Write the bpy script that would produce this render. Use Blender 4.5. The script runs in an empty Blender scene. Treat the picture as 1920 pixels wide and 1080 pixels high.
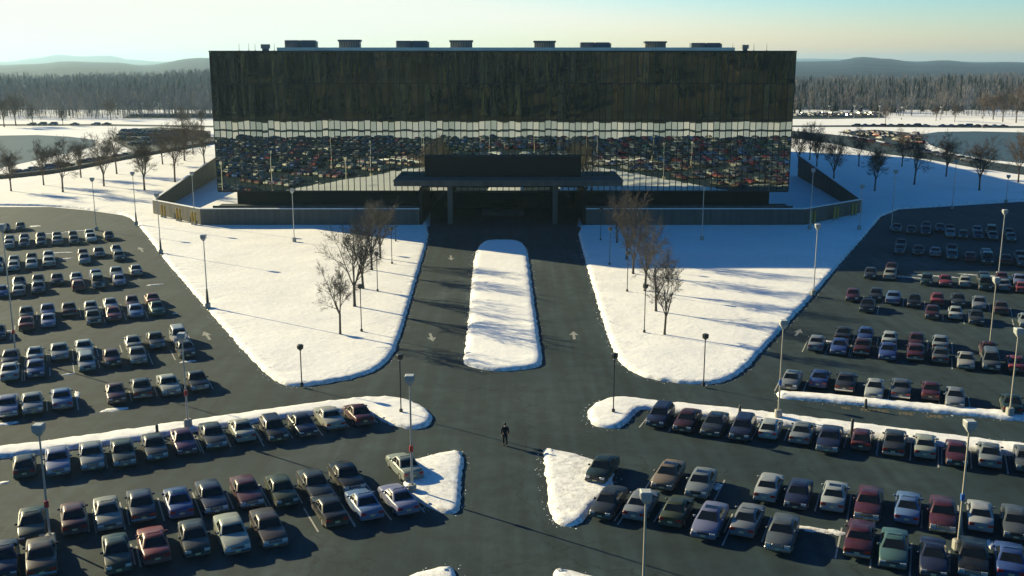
import bpy, bmesh, math, random
import numpy as np
from mathutils import Vector, Matrix, noise
from mathutils.geometry import delaunay_2d_cdt

R = math.radians
random.seed(7)
rng = np.random.default_rng(7)
scene = bpy.context.scene
COL = scene.collection

# ------------------------------------------------------------------ camera
F, YH, CX, CY = 1930.0, 115.0, 960.0, 540.0       # photo is 1920 x 1080
TH = math.atan((CY - YH) / F)
CT, ST = math.cos(TH), math.sin(TH)
H = 31.3
cam_d = bpy.data.cameras.new('camera')
cam = bpy.data.objects.new('camera', cam_d)
COL.objects.link(cam)
cam.location = (0, 0, H)
cam.rotation_euler = (R(90) - TH, 0, 0)
cam_d.sensor_width = 36
cam_d.lens = 36 * F / 1920
cam_d.clip_start = 0.5
cam_d.clip_end = 40000
scene.camera = cam

# ------------------------------------------------------------------ sky and sun
SUN_EL, SUN_AZ = R(19.5), R(55)                    # azimuth: to the left of straight ahead
world = bpy.data.worlds.new('World')
scene.world = world
world.use_nodes = True
wn = world.node_tree
for n in list(wn.nodes):
    wn.nodes.remove(n)
w_out = wn.nodes.new('ShaderNodeOutputWorld')
w_bg = wn.nodes.new('ShaderNodeBackground')
w_sky = wn.nodes.new('ShaderNodeTexSky')
w_sky.sky_type = 'NISHITA'
w_sky.sun_disc = False
w_sky.sun_elevation = SUN_EL
w_sky.sun_rotation = -SUN_AZ
w_sky.air_density = 1.0
w_sky.dust_density = 0.3
w_sky.ozone_density = 6.0
# the winter sky's own grade: each channel through one curve, the same all over the sky
w_sep = wn.nodes.new('ShaderNodeSeparateColor')
w_com = wn.nodes.new('ShaderNodeCombineColor')
wn.links.new(w_sky.outputs[0], w_sep.inputs[0])
for k, (gain, power, top_) in enumerate(((.20, 2.6, 5.5), (.37, 1.75, 5.7), (.30, 1.75, 5.1))):
    pw_ = wn.nodes.new('ShaderNodeMath')
    pw_.operation = 'POWER'
    pw_.inputs[1].default_value = power
    ml_ = wn.nodes.new('ShaderNodeMath')
    ml_.operation = 'MULTIPLY'
    ml_.inputs[1].default_value = gain
    wn.links.new(w_sep.outputs[k], pw_.inputs[0])
    wn.links.new(pw_.outputs[0], ml_.inputs[0])
    mn_ = wn.nodes.new('ShaderNodeMath')
    mn_.operation = 'SMOOTH_MIN'
    mn_.inputs[1].default_value = top_
    mn_.inputs[2].default_value = 2.0
    wn.links.new(ml_.outputs[0], mn_.inputs[0])
    wn.links.new(mn_.outputs[0], w_com.inputs[k])
wn.links.new(w_com.outputs[0], w_bg.inputs['Color'])
w_bg.inputs['Strength'].default_value = 0.085
wn.links.new(w_bg.outputs[0], w_out.inputs['Surface'])

sun_d = bpy.data.lights.new('sun', 'SUN')
sun_d.energy = 5.0
sun_d.angle = R(0.5)
sun_d.color = (1.0, 0.85, 0.50)
sun = bpy.data.objects.new('sun', sun_d)
COL.objects.link(sun)
SUNV = Vector((-math.sin(SUN_AZ) * math.cos(SUN_EL), math.cos(SUN_AZ) * math.cos(SUN_EL), math.sin(SUN_EL)))
sun.rotation_euler = (-SUNV).to_track_quat('-Z', 'Y').to_euler()
sun.location = (-100, 80, 150)

scene.view_settings.view_transform = 'Standard'
scene.view_settings.look = 'None'
scene.view_settings.exposure = 1.04
scene.view_settings.gamma = 1.0
scene.view_settings.use_curve_mapping = False
scene.cycles.max_bounces = 6
scene.cycles.volume_bounces = 0
scene.cycles.use_denoising = True
scene.cycles.caustics_reflective = False
scene.cycles.caustics_refractive = False


# ------------------------------------------------------------------ helpers
def ray(x, y):
    v = (y - CY) / F
    return Vector(((x - CX) / F, CT - v * ST, -ST - v * CT))


def P(x, y, z=0.0):
    """photo pixel -> point on the horizontal plane at height z"""
    d = ray(x, y)
    t = (z - H) / d.z
    return Vector((d.x * t, d.y * t, z))


def PD(x, y, Y):
    """photo pixel -> point on the vertical plane at distance Y"""
    d = ray(x, y)
    t = Y / d.y
    return Vector((d.x * t, Y, H + d.z * t))


def tag(o, label=None, cat=None, group=None, kind=None):
    if label:
        o['label'] = label
    if cat:
        o['category'] = cat
    if group:
        o['group'] = group
    if kind:
        o['kind'] = kind
    return o


def link(o, parent=None):
    COL.objects.link(o)
    if parent is not None:
        o.parent = parent
    return o


def empty(name, loc=(0, 0, 0), rz=0.0):
    o = bpy.data.objects.new(name, None)
    o.empty_display_size = 0.3
    o.location = loc
    o.rotation_euler = (0, 0, rz)
    return link(o)


class MB:
    """collects faces of one mesh"""

    def __init__(self):
        self.v, self.f, self.m = [], [], []

    def add(self, vs, fs, mi=0):
        b = len(self.v)
        self.v += [tuple(p) for p in vs]
        self.f += [tuple(b + i for i in f) for f in fs]
        self.m += [mi] * len(fs)
        return self

    def box(self, x0, x1, y0, y1, z0, z1, mi=0):
        vs = [(x, y, z) for z in (z0, z1) for y in (y0, y1) for x in (x0, x1)]
        return self.add(vs, [(0, 2, 3, 1), (4, 5, 7, 6), (0, 1, 5, 4), (2, 6, 7, 3), (0, 4, 6, 2), (1, 3, 7, 5)], mi)

    def bevbox(self, x0, x1, y0, y1, z0, z1, b=0.03, mi=0):
        """box with chamfered vertical ends and top: three rounded rings"""
        def ring(i, z):
            a0, a1, c0, c1 = x0 + i, x1 - i, y0 + i, y1 - i
            return [(a0 + b, c0, z), (a1 - b, c0, z), (a1, c0 + b, z), (a1, c1 - b, z), (a1 - b, c1, z), (a0 + b, c1, z), (a0, c1 - b, z), (a0, c0 + b, z)]
        rs = [ring(b * .6, z0), ring(0, z0 + b), ring(0, z1 - b), ring(b * .6, z1)]
        vs = [p for r in rs for p in r]
        fs = [tuple(range(7, -1, -1)), tuple(range(24, 32))]
        for k in range(3):
            for i in range(8):
                j = (i + 1) % 8
                fs.append((k * 8 + i, k * 8 + j, k * 8 + 8 + j, k * 8 + 8 + i))
        return self.add(vs, fs, mi)

    def tube(self, pts, rad, n=6, mi=0, cap=True):
        pts = [Vector(p) for p in pts]
        if not hasattr(rad, '__len__'):
            rad = [rad] * len(pts)
        vs, fs = [], []
        ref = None
        for i, p in enumerate(pts):
            d = (pts[min(i + 1, len(pts) - 1)] - pts[max(i - 1, 0)]).normalized()
            if ref is None:
                ref = Vector((1, 0, 0)) if abs(d.x) < .8 else Vector((0, 1, 0))
            a = d.cross(ref).normalized()
            b = d.cross(a).normalized()
            ref = -b if False else ref
            for k in range(n):
                t = 2 * math.pi * k / n
                vs.append(p + (a * math.cos(t) + b * math.sin(t)) * rad[i])
        for i in range(len(pts) - 1):
            for k in range(n):
                k2 = (k + 1) % n
                fs.append((i * n + k, i * n + k2, (i + 1) * n + k2, (i + 1) * n + k))
        if cap:
            fs.append(tuple(range(n - 1, -1, -1)))
            fs.append(tuple((len(pts) - 1) * n + k for k in range(n)))
        return self.add(vs, fs, mi)

    def mesh(self, name, mats, smooth=None):
        me = bpy.data.meshes.new(name)
        me.from_pydata(self.v, [], self.f)
        for m in (mats if isinstance(mats, (list, tuple)) else [mats]):
            me.materials.append(m)
        if any(self.m):
            me.polygons.foreach_set('material_index', self.m)
        if smooth is not None:
            me.polygons.foreach_set('use_smooth', [True] * len(me.polygons))
            me.set_sharp_from_angle(angle=R(smooth))
        me.update()
        return me

    def obj(self, name, mats, parent=None, smooth=None):
        return link(bpy.data.objects.new(name, self.mesh(name, mats, smooth)), parent)


def inst(name, me, parent=None, loc=(0, 0, 0), rz=0.0, color=None):
    o = bpy.data.objects.new(name, me)
    o.location = loc
    o.rotation_euler = (0, 0, rz)
    if color:
        o.color = color
    return link(o, parent)


# ------------------------------------------------------------------ materials
def mat(name, col, rough=0.6, metal=0.0, spec=0.5, var=0.0, scale=4.0, bump=0.0, bscale=20.0, coat=0.0, detail=4):
    m = bpy.data.materials.new(name)
    m.use_nodes = True
    nt = m.node_tree
    b = nt.nodes['Principled BSDF']
    b.inputs['Base Color'].default_value = (*col, 1)
    b.inputs['Roughness'].default_value = rough
    b.inputs['Metallic'].default_value = metal
    b.inputs['Specular IOR Level'].default_value = spec
    b.inputs['Coat Weight'].default_value = coat
    tc = nt.nodes.new('ShaderNodeTexCoord')
    if var:
        nz = nt.nodes.new('ShaderNodeTexNoise')
        nz.inputs['Scale'].default_value = scale
        nz.inputs['Detail'].default_value = detail
        nt.links.new(tc.outputs['Object'], nz.inputs['Vector'])
        rp = nt.nodes.new('ShaderNodeValToRGB')
        rp.color_ramp.elements[0].position = .3
        rp.color_ramp.elements[1].position = .7
        rp.color_ramp.elements[0].color = (*[c * (1 - var) for c in col], 1)
        rp.color_ramp.elements[1].color = (*[min(1, c * (1 + var)) for c in col], 1)
        nt.links.new(nz.outputs['Fac'], rp.inputs[0])
        nt.links.new(rp.outputs[0], b.inputs['Base Color'])
    if bump:
        n2 = nt.nodes.new('ShaderNodeTexNoise')
        n2.inputs['Scale'].default_value = bscale
        n2.inputs['Detail'].default_value = 5
        nt.links.new(tc.outputs['Object'], n2.inputs['Vector'])
        bp = nt.nodes.new('ShaderNodeBump')
        bp.inputs['Strength'].default_value = 1
        bp.inputs['Distance'].default_value = bump
        nt.links.new(n2.outputs['Fac'], bp.inputs['Height'])
        nt.links.new(bp.outputs[0], b.inputs['Normal'])
    return m


def N(nt, t, **kw):
    n = nt.nodes.new(t)
    for k, v in kw.items():
        if k in n.inputs:
            n.inputs[k].default_value = v
        else:
            setattr(n, k, v)
    return n


def ramp(nt, stops):
    n = nt.nodes.new('ShaderNodeValToRGB')
    cr = n.color_ramp
    while len(cr.elements) < len(stops):
        cr.elements.new(.5)
    for e, (p, c) in zip(cr.elements, stops):
        e.position = p
        e.color = (*c, 1) if hasattr(c, '__len__') else (c, c, c, 1)
    return n


# snow: two scales of relief, slight warm/cool drift
def make_snow():
    m = mat('snow', (.86, .86, .86), .7, spec=.2)
    nt = m.node_tree
    b = nt.nodes['Principled BSDF']
    tc = N(nt, 'ShaderNodeTexCoord')
    n1 = N(nt, 'ShaderNodeTexNoise', Scale=.12, Detail=6.0)
    n2 = N(nt, 'ShaderNodeTexNoise', Scale=1.6, Detail=6.0)
    n3 = N(nt, 'ShaderNodeTexNoise', Scale=9.0, Detail=3.0)
    for n in (n1, n2, n3):
        nt.links.new(tc.outputs['Object'], n.inputs['Vector'])
    cr = ramp(nt, [(.25, (.78, .78, .78)), (.5, (.86, .86, .85)), (.8, (.89, .89, .88))])
    mxn = N(nt, 'ShaderNodeMath', operation='MULTIPLY_ADD')
    mxn.inputs[1].default_value = .5
    nt.links.new(n2.outputs['Fac'], mxn.inputs[0])
    hf = N(nt, 'ShaderNodeMath', operation='MULTIPLY')
    hf.inputs[1].default_value = .5
    nt.links.new(n1.outputs['Fac'], hf.inputs[0])
    nt.links.new(hf.outputs[0], mxn.inputs[2])
    nt.links.new(mxn.outputs[0], cr.inputs[0])
    ge = N(nt, 'ShaderNodeNewGeometry')
    sz = N(nt, 'ShaderNodeSeparateXYZ')
    nt.links.new(ge.outputs['Position'], sz.inputs[0])
    zr = ramp(nt, [(.015, 0.0), (.03, 1.0), (.26, .55), (.36, 0.0)])   # ploughed grit, low on the banks
    nt.links.new(sz.outputs['Z'], zr.inputs[0])
    gn = N(nt, 'ShaderNodeTexNoise', Scale=2.2, Detail=8.0, Roughness=.75)
    nt.links.new(tc.outputs['Object'], gn.inputs['Vector'])
    gr = ramp(nt, [(.44, 0.0), (.62, .85)])
    nt.links.new(gn.outputs['Fac'], gr.inputs[0])
    gm = N(nt, 'ShaderNodeMath', operation='MULTIPLY')
    nt.links.new(zr.outputs[0], gm.inputs[0])
    nt.links.new(gr.outputs[0], gm.inputs[1])
    mg = N(nt, 'ShaderNodeMix', data_type='RGBA')
    nt.links.new(gm.outputs[0], mg.inputs[0])
    nt.links.new(cr.outputs[0], mg.inputs[6])
    mg.inputs[7].default_value = (.16, .145, .12, 1)
    nt.links.new(mg.outputs[2], b.inputs['Base Color'])
    b1 = N(nt, 'ShaderNodeBump', Strength=1.0, Distance=.05)
    b2 = N(nt, 'ShaderNodeBump', Strength=1.0, Distance=.02)
    b0 = N(nt, 'ShaderNodeBump', Strength=1.0, Distance=.25)
    nt.links.new(n1.outputs['Fac'], b0.inputs['Height'])
    nt.links.new(n2.outputs['Fac'], b1.inputs['Height'])
    nt.links.new(n3.outputs['Fac'], b2.inputs['Height'])
    nt.links.new(b0.outputs[0], b1.inputs['Normal'])
    nt.links.new(b1.outputs[0], b2.inputs['Normal'])
    nt.links.new(b2.outputs[0], b.inputs['Normal'])
    return m


def make_asphalt():
    m = mat('asphalt', (.06, .06, .06), .85, spec=.25)
    nt = m.node_tree
    b = nt.nodes['Principled BSDF']
    tc = N(nt, 'ShaderNodeTexCoord')
    mp = N(nt, 'ShaderNodeMapping')
    mp.inputs['Scale'].default_value = (1, 1, 1)
    nt.links.new(tc.outputs['Object'], mp.inputs[0])
    big = N(nt, 'ShaderNodeTexNoise', Scale=.05, Detail=7.0, Roughness=.62, Distortion=.6)
    mid = N(nt, 'ShaderNodeTexNoise', Scale=.6, Detail=6.0, Roughness=.6)
    fine = N(nt, 'ShaderNodeTexNoise', Scale=12.0, Detail=3.0)
    for n in (big, mid, fine):
        nt.links.new(mp.outputs[0], n.inputs['Vector'])
    c1 = ramp(nt, [(.28, (.009, .023, .028)), (.48, (.0145, .031, .037)), (.60, (.023, .041, .046)), (.74, (.046, .067, .070))])
    nt.links.new(big.outputs['Fac'], c1.inputs[0])
    c2 = ramp(nt, [(.3, .72), (.7, 1.25)])
    nt.links.new(mid.outputs['Fac'], c2.inputs[0])
    c3 = ramp(nt, [(.3, .85), (.7, 1.15)])
    nt.links.new(fine.outputs['Fac'], c3.inputs[0])
    st = N(nt, 'ShaderNodeMapping')
    st.inputs['Scale'].default_value = (.9, .045, 1)
    nt.links.new(tc.outputs['Object'], st.inputs[0])
    sn = N(nt, 'ShaderNodeTexNoise', Scale=1.0, Detail=5.0)
    nt.links.new(st.outputs[0], sn.inputs['Vector'])
    c4 = ramp(nt, [(.35, .80), (.5, 1.0), (.68, 1.28)])          # wheel tracks and dried brine
    nt.links.new(sn.outputs['Fac'], c4.inputs[0])
    m0 = N(nt, 'ShaderNodeMix', data_type='RGBA', blend_type='MULTIPLY')
    m0.inputs[0].default_value = 1
    nt.links.new(c3.outputs[0], m0.inputs[6])
    nt.links.new(c4.outputs[0], m0.inputs[7])
    m1 = N(nt, 'ShaderNodeMix', data_type='RGBA', blend_type='MULTIPLY')
    m1.inputs[0].default_value = 1
    m2 = N(nt, 'ShaderNodeMix', data_type='RGBA', blend_type='MULTIPLY')
    m2.inputs[0].default_value = 1
    nt.links.new(c1.outputs[0], m1.inputs[6])
    nt.links.new(c2.outputs[0], m1.inputs[7])
    nt.links.new(m1.outputs[2], m2.inputs[6])
    nt.links.new(m0.outputs[2], m2.inputs[7])
    # sealed cracks
    vo = N(nt, 'ShaderNodeTexVoronoi', Scale=.09, feature='DISTANCE_TO_EDGE')
    dn = N(nt, 'ShaderNodeTexNoise', Scale=.4, Detail=4.0)
    nt.links.new(mp.outputs[0], dn.inputs['Vector'])
    mv = N(nt, 'ShaderNodeMix', data_type='VECTOR')
    mv.inputs[0].default_value = .12
    nt.links.new(mp.outputs[0], mv.inputs[4])
    sc = N(nt, 'ShaderNodeVectorMath', operation='SCALE')
    sc.inputs['Scale'].default_value = 30
    nt.links.new(dn.outputs['Color'], sc.inputs[0])
    nt.links.new(sc.outputs[0], mv.inputs[5])
    nt.links.new(mv.outputs[1], vo.inputs['Vector'])
    ck = ramp(nt, [(0.0, .5), (.007, 1.0)])
    nt.links.new(vo.outputs['Distance'], ck.inputs[0])
    m3 = N(nt, 'ShaderNodeMix', data_type='RGBA', blend_type='MULTIPLY')
    m3.inputs[0].default_value = 1
    nt.links.new(m2.outputs[2], m3.inputs[6])
    nt.links.new(ck.outputs[0], m3.inputs[7])
    nt.links.new(m3.outputs[2], b.inputs['Base Color'])
    bp = N(nt, 'ShaderNodeBump', Strength=1.0, Distance=.01)
    nt.links.new(fine.outputs['Fac'], bp.inputs['Height'])
    nt.links.new(bp.outputs[0], b.inputs['Normal'])
    return m


def make_paint():
    m = mat('car_paint', (.5, .5, .5), .4, spec=.28, coat=.12)
    nt = m.node_tree
    b = nt.nodes['Principled BSDF']
    b.inputs['Coat Roughness'].default_value = .08
    oi = N(nt, 'ShaderNodeObjectInfo')
    tc = N(nt, 'ShaderNodeTexCoord')
    nz = N(nt, 'ShaderNodeTexNoise', Scale=3.0, Detail=6.0)
    nt.links.new(tc.outputs['Object'], nz.inputs['Vector'])
    sx = N(nt, 'ShaderNodeSeparateXYZ')
    nt.links.new(tc.outputs['Object'], sx.inputs[0])
    mr = N(nt, 'ShaderNodeMapRange')
    mr.inputs[1].default_value = .75
    mr.inputs[2].default_value = .25
    nt.links.new(sx.outputs['Z'], mr.inputs[0])
    mu = N(nt, 'ShaderNodeMath', operation='MULTIPLY')
    nt.links.new(mr.outputs[0], mu.inputs[0])
    nt.links.new(nz.outputs['Fac'], mu.inputs[1])
    mx = N(nt, 'ShaderNodeMix', data_type='RGBA')
    nt.links.new(mu.outputs[0], mx.inputs[0])
    nt.links.new(oi.outputs['Color'], mx.inputs[6])
    mx.inputs[7].default_value = (.2, .19, .17, 1)     # road salt splashed on the sills
    n2 = N(nt, 'ShaderNodeTexNoise', Scale=1.3, Detail=5.0)
    nt.links.new(tc.outputs['Object'], n2.inputs['Vector'])
    r2 = ramp(nt, [(.4, .0), (.8, .13)])
    nt.links.new(n2.outputs['Fac'], r2.inputs[0])
    m2 = N(nt, 'ShaderNodeMix', data_type='RGBA')
    nt.links.new(r2.outputs[0], m2.inputs[0])
    nt.links.new(mx.outputs[2], m2.inputs[6])
    m2.inputs[7].default_value = (.15, .145, .135, 1)  # dried salt film
    nt.links.new(m2.outputs[2], b.inputs['Base Color'])
    return m


def make_mirror_glass():
    m = mat('mirror_glass', (.50, .49, .44), 0.0, metal=1.0)
    nt = m.node_tree
    b = nt.nodes['Principled BSDF']
    tc = N(nt, 'ShaderNodeTexCoord')
    oi = N(nt, 'ShaderNodeObjectInfo')
    ad = N(nt, 'ShaderNodeVectorMath', operation='ADD')
    nt.links.new(tc.outputs['Object'], ad.inputs[0])
    mr = N(nt, 'ShaderNodeVectorMath', operation='SCALE')
    mr.inputs['Scale'].default_value = 80
    cx = N(nt, 'ShaderNodeCombineXYZ')
    nt.links.new(oi.outputs['Random'], cx.inputs[0])
    nt.links.new(cx.outputs[0], mr.inputs[0])
    nt.links.new(mr.outputs[0], ad.inputs[1])
    nz = N(nt, 'ShaderNodeTexNoise', Scale=.62, Detail=0.0)
    ge = N(nt, 'ShaderNodeNewGeometry')
    nt.links.new(ge.outputs['Position'], nz.inputs['Vector'])
    bp = N(nt, 'ShaderNodeBump', Strength=1.0, Distance=.0013)
    nt.links.new(nz.outputs['Fac'], bp.inputs['Height'])
    nt.links.new(bp.outputs[0], b.inputs['Normal'])
    cr = ramp(nt, [(0, (.26, .32, .31)), (.5, (.36, .42, .41)), (1, (.52, .55, .49))])
    nt.links.new(oi.outputs['Random'], cr.inputs[0])
    nt.links.new(cr.outputs[0], b.inputs['Base Color'])
    # some panes have pale blinds drawn behind the glass
    df = N(nt, 'ShaderNodeBsdfDiffuse')
    df.inputs['Color'].default_value = (.34, .34, .20, 1)
    ns = N(nt, 'ShaderNodeTexNoise', Scale=.9, Detail=3.0)
    nt.links.new(ge.outputs['Position'], ns.inputs['Vector'])
    fr_ = ramp(nt, [(.5, 0.0), (.8, .05), (1, .13)])
    wh = N(nt, 'ShaderNodeTexWhiteNoise', noise_dimensions='1D')
    nt.links.new(oi.outputs['Random'], wh.inputs['W'])
    nt.links.new(wh.outputs['Value'], fr_.inputs[0])
    ml = N(nt, 'ShaderNodeMath', operation='MULTIPLY')
    r2 = ramp(nt, [(.3, .4), (.6, 1.0)])
    nt.links.new(ns.outputs['Fac'], r2.inputs[0])
    nt.links.new(fr_.outputs[0], ml.inputs[0])
    nt.links.new(r2.outputs[0], ml.inputs[1])
    mx = N(nt, 'ShaderNodeMixShader')
    nt.links.new(ml.outputs[0], mx.inputs[0])
    nt.links.new(b.outputs[0], mx.inputs[1])
    nt.links.new(df.outputs[0], mx.inputs[2])
    nt.links.new(mx.outputs[0], nt.nodes['Material Output'].inputs['Surface'])
    return m


def make_concrete(name, col, stripe=0.0):
    m = mat(name, col, .85, spec=.3, bump=.01, bscale=6)
    nt = m.node_tree
    b = nt.nodes['Principled BSDF']
    tc = N(nt, 'ShaderNodeTexCoord')
    mp = N(nt, 'ShaderNodeMapping')
    mp.inputs['Scale'].default_value = (1, 1, .06)
    nt.links.new(tc.outputs['Object'], mp.inputs[0])
    nz = N(nt, 'ShaderNodeTexNoise', Scale=.9, Detail=6.0)
    nt.links.new(mp.outputs[0], nz.inputs['Vector'])
    cr = ramp(nt, [(.3, [c * .7 for c in col]), (.7, [c * 1.2 for c in col])])
    nt.links.new(nz.outputs['Fac'], cr.inputs[0])
    nt.links.new(cr.outputs[0], b.inputs['Base Color'])
    return m


def make_forest_ground(name, dark, light, sc):
    m = mat(name, dark, .95, spec=.1)
    nt = m.node_tree
    b = nt.nodes['Principled BSDF']
    tc = N(nt, 'ShaderNodeTexCoord')
    n1 = N(nt, 'ShaderNodeTexNoise', Scale=sc, Detail=9.0, Roughness=.75)
    n2 = N(nt, 'ShaderNodeTexNoise', Scale=sc * .12, Detail=4.0)
    for n in (n1, n2):
        nt.links.new(tc.outputs['Object'], n.inputs['Vector'])
    mu = N(nt, 'ShaderNodeMath', operation='MULTIPLY_ADD')
    mu.inputs[1].default_value = .5
    nt.links.new(n2.outputs['Fac'], mu.inputs[0])
    m2 = N(nt, 'ShaderNodeMath', operation='MULTIPLY')
    m2.inputs[1].default_value = .6
    nt.links.new(n1.outputs['Fac'], m2.inputs[0])
    nt.links.new(m2.outputs[0], mu.inputs[2])
    cr = ramp(nt, [(.45, dark), (.66, light)])
    nt.links.new(mu.outputs[0], cr.inputs[0])
    nt.links.new(cr.outputs[0], b.inputs['Base Color'])
    return m


def make_tint(name, rough=.9):
    m = mat(name, (.1, .1, .1), rough, spec=.15)
    nt = m.node_tree
    at = N(nt, 'ShaderNodeAttribute', attribute_name='tint')
    nt.links.new(at.outputs['Color'], nt.nodes['Principled BSDF'].inputs['Base Color'])
    return m


SNOW = make_snow()
ASPHALT = make_asphalt()
PAINT = make_paint()
MIRROR = make_mirror_glass()
CONC = make_concrete('concrete', (.095, .095, .085))
CONC_L = make_concrete('pale_concrete', (.30, .30, .27))
BARK = mat('bark', (.08, .072, .062), .9, spec=.2, var=.35, scale=3, bump=.01, bscale=12)
BARK2 = mat('brown_bark', (.10, .075, .06), .9, spec=.2, var=.35, scale=2)
BLACK = mat('black_cladding', (.006, .008, .009), .5, spec=.2, var=.2, scale=1)
MULL = mat('dark_bronze', (.006, .008, .008), .6, metal=0.0, var=.2, scale=2)
POLE = mat('galvanised_steel', (.42, .43, .42), .45, metal=.6, var=.12, scale=2)
POLE_TAN = mat('cream_painted_steel', (.40, .36, .28), .5, var=.1, scale=2)
POLE_D = mat('dark_painted_steel', (.03, .035, .035), .5, var=.15, scale=2)
HEADW = mat('pale_lamp_metal', (.40, .42, .41), .5, var=.06, scale=3)
LENS = mat('lamp_lens', (.35, .36, .36), .2, var=.05, scale=3)
REDB = mat('red_band_paint', (.42, .03, .03), .5, var=.15, scale=6)
BLUEB = mat('blue_band_paint', (.03, .12, .4), .5, var=.15, scale=6)
YELLOW = mat('yellow_paint', (.38, .25, .03), .6, var=.2, scale=3)
LINE = mat('worn_white_paint', (.33, .33, .31), .8, var=.45, scale=5)
ARROW = mat('faded_arrow_paint', (.22, .23, .21), .85, var=.45, scale=4)
YLINE = mat('worn_yellow_paint', (.17, .13, .055), .85, var=.4, scale=5)
ICE = mat('pond_ice', (.05, .09, .12), .65, spec=.15, var=.12, scale=.03)
MEMB = mat('roof_membrane', (.075, .085, .085), .8, var=.25, scale=.6)
GLASS = mat('car_glass', (.010, .013, .015), .06, spec=.6, var=.1, scale=2)
TYRE = mat('tyre_rubber', (.014, .014, .015), .85, spec=.2, var=.2, scale=8)
RIM = mat('wheel_rim', (.35, .35, .35), .4, metal=.7, var=.1, scale=6)
CHROME = mat('chrome_bumper', (.5, .5, .5), .22, metal=.9, var=.08, scale=4)
TRIM = mat('black_trim', (.02, .02, .021), .6, var=.2, scale=5)
HLAMP = mat('headlamp_glass', (.5, .5, .48), .15, spec=.6, var=.05, scale=6)
TLAMP = mat('tail_lamp_red', (.32, .02, .015), .25, var=.1, scale=6)
PLATE = mat('licence_plate', (.52, .47, .26), .5, var=.1, scale=6)
HVAC_B = mat('blue_grey_unit', (.055, .085, .12), .5, var=.2, scale=1)
HVAC_G = mat('grey_unit', (.22, .23, .22), .5, var=.15, scale=1)
ROOFT = mat('roof_trim', (.75, .72, .62), .7, var=.1, scale=.3)
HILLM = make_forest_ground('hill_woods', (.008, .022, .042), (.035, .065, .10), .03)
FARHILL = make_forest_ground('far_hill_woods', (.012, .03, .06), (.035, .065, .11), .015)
TINT = make_tint('twig_tint')
STUFFPAINT = make_tint('car_paint_tint', .35)
CLOTH = mat('dark_cloth', (.012, .014, .018), .85, spec=.2, var=.3, scale=8)
CLOTH2 = mat('dark_trousers', (.016, .018, .024), .85, spec=.2, var=.3, scale=8)
SKIN = mat('skin', (.5, .3, .22), .55, var=.08, scale=8)
HAIR = mat('dark_hair', (.012, .009, .008), .6, var=.2, scale=20)
SHOE = mat('shoe_leather', (.02, .018, .016), .5, var=.2, scale=10)


# ------------------------------------------------------------------ ground and snow
def chaikin(pts, it=2):
    for _ in range(it):
        out = []
        n = len(pts)
        for i in range(n):
            a, b = pts[i], pts[(i + 1) % n]
            out.append(a * .75 + b * .25)
            out.append(a * .25 + b * .75)
        pts = out
    return pts


def resample(pts, step):
    out = []
    n = len(pts)
    for i in range(n):
        a, b = pts[i], pts[(i + 1) % n]
        k = max(1, int((b - a).length / step))
        for j in range(k):
            out.append(a.lerp(b, j / k))
    # merge points that came too close
    res = [out[0]]
    for p in out[1:]:
        if (p - res[-1]).length > step * .35:
            res.append(p)
    return res


def area2(p):
    return sum(p[i].x * p[(i + 1) % len(p)].y - p[(i + 1) % len(p)].x * p[i].y for i in range(len(p)))


def inside(pt, poly):
    x, y = pt
    c = False
    n = len(poly)
    j = n - 1
    for i in range(n):
        xi, yi = poly[i].x, poly[i].y
        xj, yj = poly[j].x, poly[j].y
        if (yi > y) != (yj > y) and x < (xj - xi) * (y - yi) / (yj - yi) + xi:
            c = not c
        j = i
    return c


EDGES = []      # bank outlines, for the crumbs of snow along them


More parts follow.
